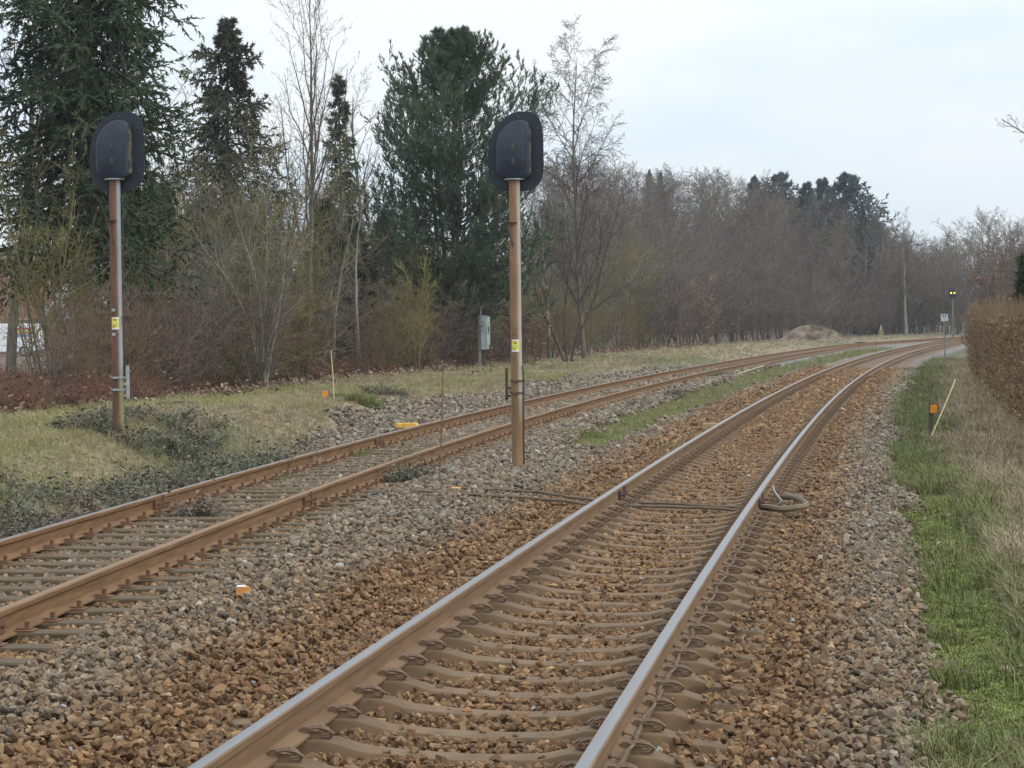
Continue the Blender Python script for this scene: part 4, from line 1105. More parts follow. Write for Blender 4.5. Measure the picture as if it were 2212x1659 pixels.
# ---- right-hand side: clipped brown hedge and what grows behind it
def hedge(name, label, y0, y1, l0, l1, h, n_leaf, n_twig, seed, ragged=.12):
    rng = np.random.default_rng(seed)
    ym = (y0 + y1) / 2; xm = float(M(ym)) + (l0 + l1) / 2
    t = thing(name, label, 'hedge', (xm, ym, gz(xm, ym)))
    def pts(n, shell):
        y = rng.uniform(y0, y1, n); l = rng.uniform(l0, l1, n)
        hh = h * (1 + ragged * (fnoise(y * .6, l) - .5))
        z = rng.random(n) ** .8 * hh
        f = rng.random(n); q = np.abs(rng.normal(0, .10, n))
        a = (f < .5) & shell; b_ = (f >= .5) & (f < .75) & shell; c_ = (f > .93) & shell
        l = np.where(a, l0 + q + .10 * (fnoise(y * .9, z * 1.2) - .3), l); z = np.where(b_, hh - q, z); y = np.where(c_, y0 + q, y)
        x = M(y) + l
        return np.stack([x - xm, y - ym, z + ground(x, y) - gz(xm, ym)], 1)
    p = pts(n_leaf, True)
    link('leaves', Geo().leaves(rng, p, .075 * rng.uniform(.7, 1.4, n_leaf), np.clip(rng.normal(.5, .25, n_leaf), 0, 1)).mesh('leaves', M_hedgeleaf), None, t)
    p = pts(n_twig, True); D = rng.normal(0, .5, (n_twig, 3)); D[:, 2] = np.abs(D[:, 2]) + .7
    P, R = march(rng, p, _norm(D), rng.uniform(.25, .6, n_twig), 2, .15, .1, np.full(n_twig, .005), .5)
    st = np.stack([rng.uniform(l0 + .2, l1 - .2, 140), rng.uniform(y0, y1, 140)], 1)
    p0 = np.stack([M(st[:, 1]) + st[:, 0] - xm, st[:, 1] - ym, np.full(140, -.2)], 1)
    P2, R2 = march(rng, p0, _norm(np.array([[0, 0, 1.]]) + rng.normal(0, .12, (140, 3))), np.full(140, h * .95), 5, .08, .1, np.full(140, .022), .3)
    link('twigs', Geo().tubes(P, R, 3).tubes(P2, R2, 5).mesh('twigs', M_hedge_twig), None, t)
    return t
hedge('hedge', 'clipped hedge of withered brown leaves along the right edge', 34, 80, 4.62, 6.3, 2.17, 56000, 9000, 5)
hedge('hedge', 'taller ragged brown hedge beyond the clipped one', 81, 124, 4.45, 6.8, 2.3, 36000, 8000, 6, .5)
g = bare_tree(98, 3.9, .09, stems=4, l1=11, l2=6, l3=4, l4=2, ang=.75, lr=.45, up=.03, twig=.007, spread=.5, leaf=(1800, .085, 0))
plant('beech_tree', 'small crooked tree with red-brown leaves behind the hedge', 'tree', at_px(2165, 82), g, (M_barkdark, M_red_twig, M_brownleaf), PB)
g = bare_tree(99, 6.0, .08, stems=3, l1=12, l2=6, l3=5, l4=2, ang=.6, lr=.4, up=.06, twig=.008, spread=.3)
plant('bare_tree', 'bare tree rising behind the small red-brown tree', 'tree', at_px(2195, 118), g[:2], (M_bark, M_forest_twig), PB[:2])
g = conifer(73, 3.9, 1.0, .2, nb=90, l2=9, droop=.08, spray=.22, sw=.07, r0=.1, dens=6)
plant('conifer_tree', 'dark green conifer at the right edge behind the hedge', 'tree', at_px(2226, 66), g, (M_barkdark, M_barkdark, M_spruce), P_)

# ------------------------------------------------------------------ small objects beside the tracks
def place(px, py, z):
    x, y = on_plane(px, py, z); return x, y, z

# marker posts and rods
def marker_post(label, loc, h, w, mat, plate_dx, rz=0.0):
    t = thing('marker_post', label, 'marker post', loc, rz)
    MB().prism(rounded([(-w / 2, -.2), (w / 2, -.2), (w / 2, h), (-w / 2, h)], [.006] * 4, 2), -w * .4, w * .4).build('post', mat, t)
    pl = MB().prism(rounded([(plate_dx - .085, h - .20), (plate_dx + .085, h - .20), (plate_dx + .085, h - .01), (plate_dx - .085, h - .01)], [.012] * 4, 3), -w * .4 - .03, -w * .4 - .012).build('plate', mat, t)
    MB().box(plate_dx - .065, plate_dx + .06, -w * .4 - .034, -w * .4 - .031, h - .185, h - .03).build('reflector', M_orange, pl)
    return t
x, y = at_depth(708, 860, 48)[0], 48.0
zt_ = at_depth(708, 840, 48)[1]; z0_ = gz(x, y)
marker_post('grey marker post with square orange reflector in the grass left of the siding', (x, y, z0_), zt_ - z0_, .10, M_greypost, -.05)
x, y = at_depth(2011, 900, 44)[0], 44.0
zt_ = at_depth(2011, 870, 44)[1]; z0_ = gz(x, y)
marker_post('dark marker post with orange reflector in the grass right of the main track', (x, y, z0_), zt_ - z0_, .075, M_darkpost, .045)
def rod(name, label, cat, p0, p1, r, mat):
    p0 = Vector(p0); p1 = Vector(p1)
    mid = (p0 + p1) / 2 + Vector((.01, 0, .004))
    o = MB().tube([Vector((0, 0, 0)), mid - p0, p1 - p0], [r, r * .92, r * .8], 6).tube([(p1 - p0) * .985, p1 - p0], [r * 1.15] * 2, 6).mesh(name)
    o = link(name, o, mat, None, loc=p0)
    return tag(o, label, cat)
def top_at(px, py, Y): a = at_depth(px, py, Y); return (a[0], Y, a[1])
x, y = at_depth(722, 882, 47.5)[0], 47.5
rod('cane', 'thin pale bamboo cane standing beside the grey marker post', 'cane', (x, y, gz(x, y) - .05), top_at(715, 757, 47.5), .012, M_cane)
x, y, _ = place(947, 1062, -.16)
rod('metal_rod', 'thin rusty rod standing in the ballast between the tracks', 'rod', (x, y, -.2), top_at(957, 797, y), .0095, M_rod)
x, y = at_depth(2005, 930, 43.2)[0], 43.2
rod('cane', 'bamboo cane leaning beside the dark marker post', 'cane', (x, y, gz(x, y)), top_at(2064, 820, 44.6), .013, M_cane)
a = on_plane(1568, 818, -.12); b_ = on_plane(1632, 797, -.1)
rod('cane', 'pale cane lying in the grass strip between the tracks', 'cane', (a[0], a[1], gz(*a) + .07), (b_[0], b_[1] - 3, gz(b_[0], b_[1] - 3) + .22), .018, M_cane)

# kilometre sign
Yk = 120.0
xk = at_depth(2041, 780, Yk)[0]
t = thing('kilometre_sign', 'small white kilometre sign numbered 93 on a thin post left of the hedge', 'sign', (xk, Yk, gz(xk, Yk)), -.2)
zk = at_depth(2043, 686, Yk)[1] - gz(xk, Yk)
MB().tube([(0, .02, -.3), (0, .02, zk + .1)], .03, 8).build('post', M_greypost, t)
bd = MB().prism(rounded([(-.17, zk - .175), (.17, zk - .175), (.17, zk + .175), (-.17, zk + .175)], [.03] * 4, 3), -.02, 0).build('board', M_paleprint, t)
def text_mesh(s, size, name):
    cu = bpy.data.curves.new(name, 'FONT'); cu.body = s; cu.size = size; cu.align_x = 'CENTER'; cu.align_y = 'CENTER'; cu.extrude = .002; cu.offset = size * .022
    o = bpy.data.objects.new(name, cu); C.objects.link(o)
    dg = bpy.context.evaluated_depsgraph_get(); me = bpy.data.meshes.new_from_object(o.evaluated_get(dg))
    bpy.data.objects.remove(o); bpy.data.curves.remove(cu)
    return me
for s, sz, dx, zz in (('9', .20, -.055, .065), ('3', .20, .06, .065), ('4', .12, .0, -.105)):
    link('numeral', text_mesh(s, sz, 'numeral'), M_ink, bd, mw=Matrix.Translation((dx, -.0235, zk + zz)) @ Matrix.Rotation(math.pi / 2, 4, 'X'))

# grey equipment cabinet on its post
Yc = 93.0
xc = at_depth(1045, 785, Yc)[0]; zc = gz(xc, Yc)
t = thing('equipment_cabinet', 'grey trackside cabinet on a post in front of the thicket', 'cabinet', (xc, Yc, zc), -.0)
hz0 = at_depth(1048, 755, Yc)[1] - zc; hz1 = at_depth(1048, 683, Yc)[1] - zc
MB().box(-.20, -.09, .0, .10, -.3, hz1 + .04).build('post', M_greypost, t)
MB().box(-.01, .07, .05, .12, -.3, hz0).build('post', M_darkpost, t)
bx = MB().box(-.10, .13, -.06, .24, hz0, hz1).box(-.11, .14, -.07, .25, hz1, hz1 + .03).build('housing', M_cab, t)
sd = MB().box(.135, .255, -.02, .24, hz0 + .02, hz0 + .60).build('side_door', M_cabpale, t)
MB().box(.175, .215, -.026, -.021, hz0 + .66 - .02, hz0 + .9).build('slot', M_darkpost, sd)
MB().box(.135, .255, -.02, .24, hz0 + .615, hz0 + .98).box(.135, .255, -.02, .24, hz0 + .995, hz1 - .01).build('side_door', M_cabpale, t)
MB().box(-.14, .03, -.12, -.062, hz1 - .36, hz1 - .18).box(-.24, -.02, -.09, -.07, hz1 - .55, hz1 - .52).build('junction_box', M_greypost, t)
MB().tube([(-.10, .05, hz1), (-.085, .05, hz1 + .4)], .014, 6).build('aerial', M_galv, t)
xr = at_depth(1060, 770, 80)[0]
t = thing('cable_stake', 'thin stake with wire fittings just left of the middle signal pole', 'stake', (xr, 80, gz(xr, 80)))
MB().tube([(0, 0, -.1), (0, 0, .95), (.01, 0, 1.75)], .016, 6).build('shaft', M_darksteel, t)
MB().box(-.05, .05, -.03, .03, .93, .97).tube([(-.03, 0, .93), (.0, 0, .60)], [.03, .008], 6).box(-.04, .04, -.02, .02, 1.45, 1.48).build('fitting', M_darksteel, t)

# things lying by the rails
def lying(name, label, cat, px, py, z, build, rz=0.0):
    x, y, z = place(px, py, z)
    t = thing(name, label, cat, (x, y, z), rz); build(t); return t
def b_sled(t):
    MB().prism(rounded([(-.23, 0), (.23, 0), (.19, .085), (-.19, .085)], [.01] * 4, 2), -.12, .12).build('cover', M_oldyellow, t)
    MB().tube([(-.22, 0, .03), (-.42, .1, .0), (-.62, .25, .06), (-.75, .6, .10), (-.95, .8, .02)], .022, 6).build('cable', M_ink, t)
lying('track_magnet', 'worn yellow flat box with black cable beside the left siding rail', 'track magnet', 878, 924, -.12, b_sled, -.15)
def b_brick(t):
    MB().prism(rounded([(-.045, -.03), (.045, -.03), (.045, .072), (-.045, .072)], [.012] * 4, 3), -.04, .04).build('body', M_brick, t, True)
    MB().prism(rounded([(-.040, .0725), (.018, .0725), (.018, .078), (-.040, .078)], [.002] * 4, 2), -.036, .036).build('painted_top', M_white, t)
lying('marker_block', 'small orange block with white painted top on the ballast between the tracks', 'marker block', 525, 1290, -.075, b_brick, .12)
def b_tan(t): MB().prism(rounded([(-.16, -.06), (.16, -.06), (.14, .055), (-.14, .055)], [.008] * 4, 2), -.09, .11).build('slab', M_tan, t)
lying('concrete_block', 'low tan block beside the left rail of the main track', 'block', 1535, 921, -.16, b_tan, -.15)
def b_pipe(t):
    MB().tube([(0, 0, -.10), (0, 0, .035)], .085, 14).tube([(0, 0, .035), (0, 0, .06)], .105, 14).build('pipe_stub', M_rod, t)
    MB().tube([(0, 0, .0602), (0, 0, .068)], .075, 14).build('lid', M_oldyellow, t)
    MB().box(-.42, -.09, -.03, .05, -.06, -.01).build('arm', M_rod, t)
lying('cable_marker', 'squat round marker with worn yellow lid at the foot of the rusty rod', 'cable marker', 990, 1066, -.11, b_pipe)
def cable_thing(name, label, cat, pts, r, mat, wob=.01, seed=0):
    rq = random.Random(seed); P = []
    pts = [Vector(p) for p in pts]
    n = len(pts)
    for i in range(n - 1):     # Catmull-Rom
        p0, p1, p2, p3 = pts[max(i - 1, 0)], pts[i], pts[i + 1], pts[min(i + 2, n - 1)]
        for k in range(6):
            u = k / 6
            P.append(.5 * ((2 * p1) + (p2 - p0) * u + (2 * p0 - 5 * p1 + 4 * p2 - p3) * u * u + (3 * p1 - p0 - 3 * p2 + p3) * u ** 3) + Vector((rq.uniform(-wob, wob), rq.uniform(-wob, wob), rq.uniform(0, wob))))
    P.append(pts[-1])
    o = P[0].copy()
    return tag(MB().tube([p - o for p in P], r, 7).build(name, mat, None, True, loc=o), label, cat)
def tp(l, y, z): return tuple(track_frame(M, MH, y, -.025, CANT) @ Vector((l, 0, z)))
cable_thing('cable', 'upper of two dusty cables crossing under the rails at the rail joint', 'cable', [tp(-2.5, 26.1, -.10), tp(-2.1, 26.45, -.13), tp(-1.7, 26.3, -.13), tp(-1.3, 26.0, -.15), tp(-.78, 25.9, -.185), tp(-.3, 25.85, -.175), tp(.2, 25.8, -.18), tp(.78, 25.75, -.185), tp(1.0, 25.8, -.12)], .017, M_cable, seed=1)
cable_thing('cable', 'lower of two dusty cables crossing under the rails at the rail joint', 'cable', [tp(-2.9, 25.5, -.10), tp(-2.4, 25.7, -.13), tp(-1.9, 25.6, -.14), tp(-1.3, 25.4, -.15), tp(-.78, 25.35, -.185), tp(-.3, 25.4, -.172), tp(.2, 25.45, -.178), tp(.78, 25.35, -.185), tp(.98, 25.4, -.14)], .017, M_cable, seed=2)
hp = []
for px, py, z in ((1646, 1096, -.19), (1668, 1098, -.18), (1690, 1101, -.19), (1718, 1098, -.18), (1741, 1093, -.18), (1738, 1086, -.17), (1724, 1078, -.16), (1708, 1073, -.15), (1692, 1074, -.19)): hp.append(place(px, py, z + .03))
cable_thing('hose', 'thick dusty hose looped on the ballast right of the right-hand rail', 'hose', hp, .034, M_hose, .004, 3)
a = on_plane(1660, 1062, -.17); b_ = on_plane(1690, 1086, -.15)
cable_thing('wire', 'thin wire running from the right-hand rail to the looped hose', 'wire', [(a[0] - .03, a[1], -.14), (a[0] + .03, a[1] - .15, -.10), ((a[0] + b_[0]) / 2, (a[1] + b_[1]) / 2, -.11), (b_[0], b_[1], -.13)], .007, M_galv, .002, 4)
cable_thing('cable', 'black cable lying on the pale ballast in front of the rusty rod', 'cable', [(on_plane(805, 1082, -.1)[0], on_plane(805, 1082, -.1)[1], -.11), (-.95 - .6, 26.6, -.10), (-1.0, 26.75, -.10), (-.72, 26.9, -.11)], .014, M_ink, .006, 5)

# spoil heap, stakes
xh = at_depth(1755, 738, 198)[0]
rng = np.random.default_rng(31)
u = np.linspace(-1.5, 1.5, 49); GX, GY = np.meshgrid(u * 2.9, u * 2.2)
hh = 1.15 * np.exp(-((np.abs(GX + .9) / 1.5) ** 2.2 + (GY / 1.2) ** 2)) + 1.0 * np.exp(-(((GX - 1.2) / 1.6) ** 2 + (GY / 1.25) ** 2)) - .12
hh = hh + .22 * (fnoise(GX * 1.7 + 50, GY * 1.7) - .5) * (hh > 0)
I = np.arange(49 * 49).reshape(49, 49); Qh = np.stack([I[:-1, :-1], I[:-1, 1:], I[1:, 1:], I[1:, :-1]], -1).reshape(-1, 4)
hm = mesh_arrays('spoil_heap', np.stack([GX, GY, hh], -1).reshape(-1, 3), Qh, smooth=True)
M_heap = noise_mat('heap_of_spoil', (0.090, 0.064, 0.044), (0.203, 0.158, 0.114), 1.6, .95, bmp=.5, pos=(.4, .6), dist=.1)
tag(link('spoil_heap', hm, M_heap, None, loc=(xh, 198, gz(xh, 198))), 'heap of gravel and earth at the foot of the wooded hill', 'heap')
xt = at_depth(1903, 722, 226)[0]
t = thing('tripod', 'small pale wooden tripod in the grass far beyond the spoil heap', 'tripod', (xt, 226, gz(xt, 226)))
for q in range(3):
    a = q * 2.09 + .4
    MB().tube([(math.cos(a) * .32, math.sin(a) * .32, 0), (0, 0, 1.25)], .028, 6).build('leg', M_cane, t)
x = at_depth(672, 780, 90)[0]
t = thing('gate_frame', 'weathered grey tubular frame half hidden in the thicket', 'gate frame', (x, 88, gz(x, 88)))
zt_ = at_depth(670, 726, 88)[1] - gz(x, 88)
for sx in (-.36, .36): MB().tube([(sx + (.0 if sx > 0 else -.1), 0, -.2), (sx, 0, zt_)], .032, 8).build('upright', M_galv, t)
MB().tube([(-.40, 0, zt_), (.40, 0, zt_)], .032, 8).build('top_rail', M_galv, t)
x, y = at_depth(392, 897, 41)[0], 41.0
tag(MB().tube([(-.42, 0, .05), (0, .03, .06), (.30, 0, .05)], [.045, .05, .038], 9).build('log', M_barkdark, None, loc=(x, y, gz(x, y)), mw=None), 'dark cut log lying on the leaf litter behind the left signal', 'log')
for px, py, Y, w, ang, lab in ((545, 1240, 0, 0, 0, ''),): pass

# building, van and car behind the left-hand shrubs
t = thing('brick_house', 'red brick house partly hidden behind the bare shrubs at the left edge', 'house', (at_depth(-90, 700, 160)[0], 168, gz(-36, 168)), .12)
zr = at_depth(0, 556, 160)[1] - gz(-36, 168)
M_brickwall = None
def brick_mat():
    m, nt, nd, lk, b = new_mat('red_brick_wall')
    tc = nd.new('ShaderNodeTexCoord'); br = nd.new('ShaderNodeTexBrick')
    mp = nd.new('ShaderNodeMapping'); mp.inputs['Rotation'].default_value = (math.pi / 2, 0, 0)
    lk.new(tc.outputs['Object'], mp.inputs['Vector']); lk.new(mp.outputs['Vector'], br.inputs['Vector'])
    br.inputs['Color1'].default_value = (.24, .105, .075, 1); br.inputs['Color2'].default_value = (.31, .15, .11, 1); br.inputs['Mortar'].default_value = (.25, .19, .16, 1)
    br.inputs['Scale'].default_value = 4.2; lk.new(br.outputs['Color'], b.inputs['Base Color']); b.inputs['Roughness'].default_value = .9
    return m
M_roof = noise_mat('brown_roof_tiles', (.10, .06, .05), (.18, .11, .09), 3, .85)
MB().box(-6, 4.7, -4, 4, -.3, zr - .25).build('wall', brick_mat(), t)
MB().box(-6.3, 5.0, -4.4, 4.4, zr - .25, zr - .12).add([(-6.3, -4.4, zr - .12), (5.0, -4.4, zr - .12), (5.0, 4.4, zr - .12), (-6.3, 4.4, zr - .12), (-6.3, 0, zr + .9), (5.0, 0, zr + .9)], [(0, 1, 5, 4), (2, 3, 4, 5), (0, 4, 3), (1, 2, 5)]).build('roof', M_roof, t)
for wx in (-3.2, .2, 2.9):
    w_ = MB().box(wx - .62, wx + .62, -4.05, -4.003, 1.0, 2.3).build('window', M_white, t)
    MB().box(wx - .54, wx + .54, -4.07, -4.052, 1.08, 2.22).build('pane', M_lens, w_)
def vehicle(name, label, cat, loc, rz, prof, width, body_mat, wheels, glass, extra=None):
    t = thing(name, label, cat, loc, rz)
    b = MB().prism(rounded(prof[0], prof[1], 5), -width / 2, width / 2, 0, .06)
    body = b.build('body', body_mat, t, True)
    for wx in wheels:
        for sy in (-1, 1):
            wh = MB().tube([(wx, sy * (width / 2 - .18), .32), (wx, sy * (width / 2 + .02), .32)], .32, 20).build('wheel', M_ink, t)
            MB().tube([(wx, sy * (width / 2 + .021), .32), (wx, sy * (width / 2 + .03), .32)], .19, 14).build('rim', M_galv, wh)
    for (x0, x1, z0, z1) in glass:
        MB().prism(rounded([(x0, z0), (x1, z0), (x1 - .04, z1), (x0 + .04, z1)], [.05] * 4, 3), -width / 2 - .008, -width / 2 + .01).build('window', M_lens, t)
    return t
vx = at_depth(30, 760, 145)[0]
t = vehicle('van', 'white van with red, yellow and blue stripes behind the left-hand shrubs', 'van', (vx, 145, gz(vx, 145)), .05,
            ([(-3.0, .28), (1.65, .28), (1.65, 1.2), (1.5, 1.95), (-1.6, 1.97), (-2.4, 1.15), (-3.0, 1.0)], [.12, .15, .3, .22, .3, .3, .15]), 1.85, M_white, (-2.1, .75), [(-1.75, -.75, 1.1, 1.75)])
M_sred = noise_mat('red_print', (.5, .06, .05), (.6, .09, .08), 9, .5); M_sblue = noise_mat('blue_print', (.05, .16, .45), (.08, .22, .55), 9, .5)
for z0, z1, m, x0, x1 in ((1.60, 1.70, M_sred, .05, 1.15), (1.40, 1.53, M_yellow, .0, 1.2), (1.33, 1.38, M_sred, .0, 1.25), (1.18, 1.29, M_sblue, .0, 1.15)):
    MB().box(x0, x1, -.945, -.926, z0, z1).build('stripe', m, t)
M_silver = noise_mat('silver_paint', (.38, .41, .44), (.50, .53, .56), 3, .35, metal=.2)
cx_ = at_depth(112, 660, 150)[0]
t = vehicle('car', 'pale grey car parked behind the van, its roof showing over the shrubs', 'car', (cx_, 159, gz(cx_, 159) + .0), .0,
            ([(-2.1, .25), (2.1, .25), (2.15, .8), (1.5, .98), (.75, 1.46), (-.9, 1.5), (-1.8, .98), (-2.15, .85)], [.1, .1, .12, .2, .25, .3, .2, .12]), 1.75, M_silver, (-1.3, 1.3), [(-.85, -.05, .98, 1.40), (0.02, .8, .98, 1.36)])
t.location.z = at_depth(112, 640, 159)[1] - 1.5
kb = MB().prism(rounded([(-6, -1.6), (5, -1.6), (4.4, .0), (-5, .0)], [.2] * 4), -2.5, 2.5).mesh('raised_yard', True)
tag(link('raised_yard', kb, M_heap, None, loc=(cx_, 159, t.location.z - .003)), kind='structure')

# ------------------------------------------------------------------ grass, scrub and litter (uncountable)
def tuft_mesh(seed, n, h, spread, w, lean):
    rng = np.random.default_rng(seed)
    a = rng.random(n) * 6.28; r = spread * np.sqrt(rng.random(n))
    p0 = np.stack([np.cos(a) * r, np.sin(a) * r, np.full(n, -.02)], 1)
    a2 = a + rng.normal(0, .9, n); ln = lean * rng.uniform(.2, 1.2, n); hh = h * rng.uniform(.5, 1.1, n)
    d = np.stack([np.cos(a2), np.sin(a2), np.zeros(n)], 1); sd = np.stack([-np.sin(a2), np.cos(a2), np.zeros(n)], 1)
    mid = p0 + d * (ln * hh * .35)[:, None] + np.array([0, 0, 1]) * (hh * .6)[:, None]
    tip = p0 + d * (ln * hh)[:, None] + np.array([0, 0, 1]) * (hh * (1 - .25 * ln))[:, None]
    V = np.stack([p0 - sd * w, p0 + sd * w, mid + sd * w * .8, mid - sd * w * .8, tip], 1).reshape(-1, 3)
    I = np.arange(n * 5).reshape(n, 5)
    me = mesh_arrays('tuft', V, [I[:, [0, 1, 2, 3]], I[:, [3, 2, 4]]]); me.materials.append(M_grass)
    return me
tufts = [tuft_mesh(i, 22, .17, .07, .0035, .8) for i in range(4)] + [tuft_mesh(10 + i, 30, .26, .09, .0026, 1.15) for i in range(4)] + [tuft_mesh(20 + i, 30, .055, .07, .006, .7) for i in range(3)]
rng = np.random.default_rng(17)
gp, gs, gt, gk = [], [], [], []
GREEN = np.array([(0.100, 0.122, 0.020), (0.137, 0.157, 0.033), (0.124, 0.129, 0.037), (0.174, 0.169, 0.057)])
BRIGHT = np.array([(0.186, 0.224, 0.045), (0.224, 0.266, 0.065), (0.166, 0.190, 0.048)])
STRAW = np.array([(0.252, 0.204, 0.122), (0.200, 0.159, 0.092), (0.296, 0.248, 0.155), (0.178, 0.133, 0.078)])
MOSSY = np.array([(0.185, 0.178, 0.063), (0.155, 0.159, 0.059), (0.215, 0.192, 0.081)])
def add_g(X, Y, s, pal, kinds_, thin=None):
    n = len(X)
    if thin is not None:
        k = rng.random(n) < thin; X, Y = X[k], Y[k]; s = s[k] if np.ndim(s) else s; pal = pal[k] if pal.ndim == 2 and len(pal) == n else pal; n = len(X)
    gp.append(np.stack([X, Y, ground(X, Y) + .008], 1)); gs.append(np.broadcast_to(s, (n,)) * rng.uniform(.7, 1.35, n))
    t = pal if len(pal) == n and n > 6 else pal[rng.integers(0, len(pal), n)]
    gt.append(t * np.exp(rng.normal(0, .14, (n, 1)))); gk.append(rng.choice(kinds_, n))
def mixpal(f, a, b):
    n = len(f); pa = a[rng.integers(0, len(a), n)]; pb = b[rng.integers(0, len(b), n)]
    f = np.clip(f + rng.normal(0, .12, n), 0, 1)[:, None]
    return pa * (1 - f) + pb * f
# right verge
for y0, y1, st, sc in ((9.5, 22, .075, 1.0), (22, 40, .10, 1.1), (40, 70, .17, 1.3), (70, 130, .30, 1.6)):
    X, Y = jgrid(rng, y0, y1, 2.2, 6.2, st); k = in_view(X, Y, .8); X, Y = X[k], Y[k]; l = X - M(Y)
    z = zones(X, Y); nn = fnoise(X * .7, Y * .22); n3 = fnoise(X * 2.5, Y * 1.2)
    edge = 2.22 + .26 * (nn - .5) * 2 + rng.normal(0, .07, len(l))
    k = (l > edge) & (l < 5.6); X, Y, l, nn, n3 = X[k], Y[k], l[k], nn[k], n3[k]
    cl = (l < 2.98 + .5 * (nn - .4)) & (Y > 12.0) & (Y < 30) & (rng.random(len(l)) < .93)
    for q_ in range(3): add_g(X[cl] + rng.normal(0, .035, cl.sum()), Y[cl] + rng.normal(0, .04, cl.sum()), .62 * sc ** .5, BRIGHT, [8, 9, 10], None)
    o = ~cl
    f = sstep(l[o] + (n3[o] - .5) * 1.1 + (nn[o] - .5) * 1.6, 2.85, 3.6)
    tall = rng.random(o.sum()) < np.where(Y[o] < 30, .55, .3)
    add_g(X[o][tall], Y[o][tall], .95 * sc ** .6, mixpal(f[tall], GREEN, STRAW * 1.25), [4, 5, 6, 7])
    add_g(X[o][~tall], Y[o][~tall], 1.0 * sc ** .6, mixpal(f[~tall], GREEN, STRAW * 1.25), [0, 1, 2, 3])
# strip between the tracks
for y0, y1, st, sc in ((32, 60, .13, .8), (60, 100, .2, 1.0), (100, 170, .36, 1.3)):
    X, Y = jgrid(rng, y0, y1, -4.0, -1.7, st); k = in_view(X, Y, .5); X, Y = X[k], Y[k]; z = zones(X, Y)
    k = rng.random(len(X)) < z['strip'] * 1.1; X, Y = X[k], Y[k]
    add_g(X, Y, .62 * sc, mixpal(.25 + .6 * fnoise(X * .8, Y * .3), GREEN * 1.25, MOSSY * 1.4), [0, 1, 2, 3, 8, 9])
# bank left of the siding
for y0, y1, st, sc in ((17, 45, .10, .85), (45, 80, .17, 1.0), (80, 140, .38, 1.4), (140, 240, .8, 2.2)):
    X, Y = jgrid(rng, y0, y1, -11.5, -1.4, st, S); k = in_view(X, Y, 1.6); X, Y = X[k], Y[k]; z = zones(X, Y)
    lim = 1.75 + .5 * (z['n']) + .75 * sstep(Y, 37, 44) - .95 * sstep(Y, 75, 120)
    k = (-z['d'] > lim) & (rng.random(len(X)) > z['litter'] * .93); X, Y = X[k], Y[k]; z = zones(X, Y)
    nn = fnoise(X * .45 + 9, Y * .16 + 4); f = sstep(nn + .35 * (fnoise(X * 1.6, Y * .8) - .5), .36, .60)
    f = f * np.where(Y < 35, .45, 1.0)
    bare = sstep(fnoise(X * .9 + 70, Y * .35), .60, .74) * .5
    k = rng.random(len(X)) > bare; X, Y, f = X[k], Y[k], f[k]
    add_g(X, Y, .62 * sc ** .7, mixpal(f, MOSSY * 1.5, STRAW * 1.38), [0, 1, 2, 3, 4, 8, 9, 10])
# dry grass over the right half of the spoil heap
hx = rng.uniform(-.6, 3.6, 420); hy = rng.uniform(-2.4, 1.5, 420)
hz_ = 1.0 * np.exp(-(((hx - 1.2) / 1.6) ** 2 + (hy / 1.25) ** 2)) + 1.15 * np.exp(-((np.abs(hx + .9) / 1.5) ** 2.2 + (hy / 1.2) ** 2)) - .16
k = hz_ > .05
gp.append(np.stack([xh + hx[k], 198 + hy[k], gz(xh, 198) + hz_[k]], 1)); gs.append(rng.uniform(.8, 1.5, k.sum())); gt.append(STRAW[rng.integers(0, 4, k.sum())] * .85); gk.append(rng.integers(0, 8, k.sum()))
# single green tufts in and beside the siding
for px, py, n, rad, sc in ((770, 980, 70, .22, .8), (755, 905, 240, .55, .9), (790, 915, 150, .35, 1.0), (610, 1030, 45, .25, .6), (975, 1078, 110, .22, .55), (1000, 1085, 60, .2, .45), (420, 1105, 25, .15, .6), (270, 1215, 40, .16, .45), (1460, 960, 30, .3, .6), (1210, 950, 120, .5, .7), (1250, 945, 90, .4, .7), (390, 1125, 60, .3, .35), (850, 890, 90, .35, .9)):
    x, y = on_plane(px, py, -.16); r = rad * np.sqrt(rng.random(n)); a = rng.random(n) * 6.28
    add_g(x + r * np.cos(a), y + r * np.sin(a) * 1.5, sc, GREEN * 1.1 if n % 4 else GREEN, [0, 1, 2, 3])
P = np.concatenate(gp); n = len(P); rot = np.zeros((n, 3)); rot[:, 2] = rng.random(n) * 6.28; rot[:, :2] = rng.normal(0, .12, (n, 2))
make_scatter('grass', P, rot, np.concatenate(gs), np.concatenate(gt), tufts, np.concatenate(gk), 'green and straw-coloured grass on the verges and between the tracks')

# bramble scrub by the left signal and stray weeds
def scrub_mesh(seed):
    rng = np.random.default_rng(seed)
    g = Geo(); B = 22; az = rng.random(B) * 6.28; D = _norm(np.stack([np.cos(az) * .8, np.sin(az) * .8, np.ones(B) * .8], 1))
    P, R = march(rng, np.zeros((B, 3)), D, rng.uniform(.2, .45, B), 4, .2, -.12, np.full(B, .004), .5)
    g.tubes(P, R, 3, 0.0)
    k = rng.integers(0, B, 110); j = rng.integers(1, 5, 110)
    g.leaves(rng, P[k, j] + rng.normal(0, .05, (110, 3)), .04 * np.exp(rng.normal(0, .4, 110)), np.ones(110), .2)
    return g.mesh('scrub', M_leafscrub)
scr = [scrub_mesh(i) for i in range(5)]
rng = np.random.default_rng(23)
X, Y = jgrid(rng, 18, 38, -4.2, -.95, .17, S); k = in_view(X, Y, 1.6); X, Y = X[k], Y[k]; d = X - S(Y)
nn = fnoise(X * .8, Y * .4)
w_ = .45 * (1 - sstep(-d + (nn - .5) * 1.6, 1.5, 2.5)) * sstep(-d, .92, 1.2) * (1 - sstep(Y + (nn - .5) * 6, 33.0, 36.5))
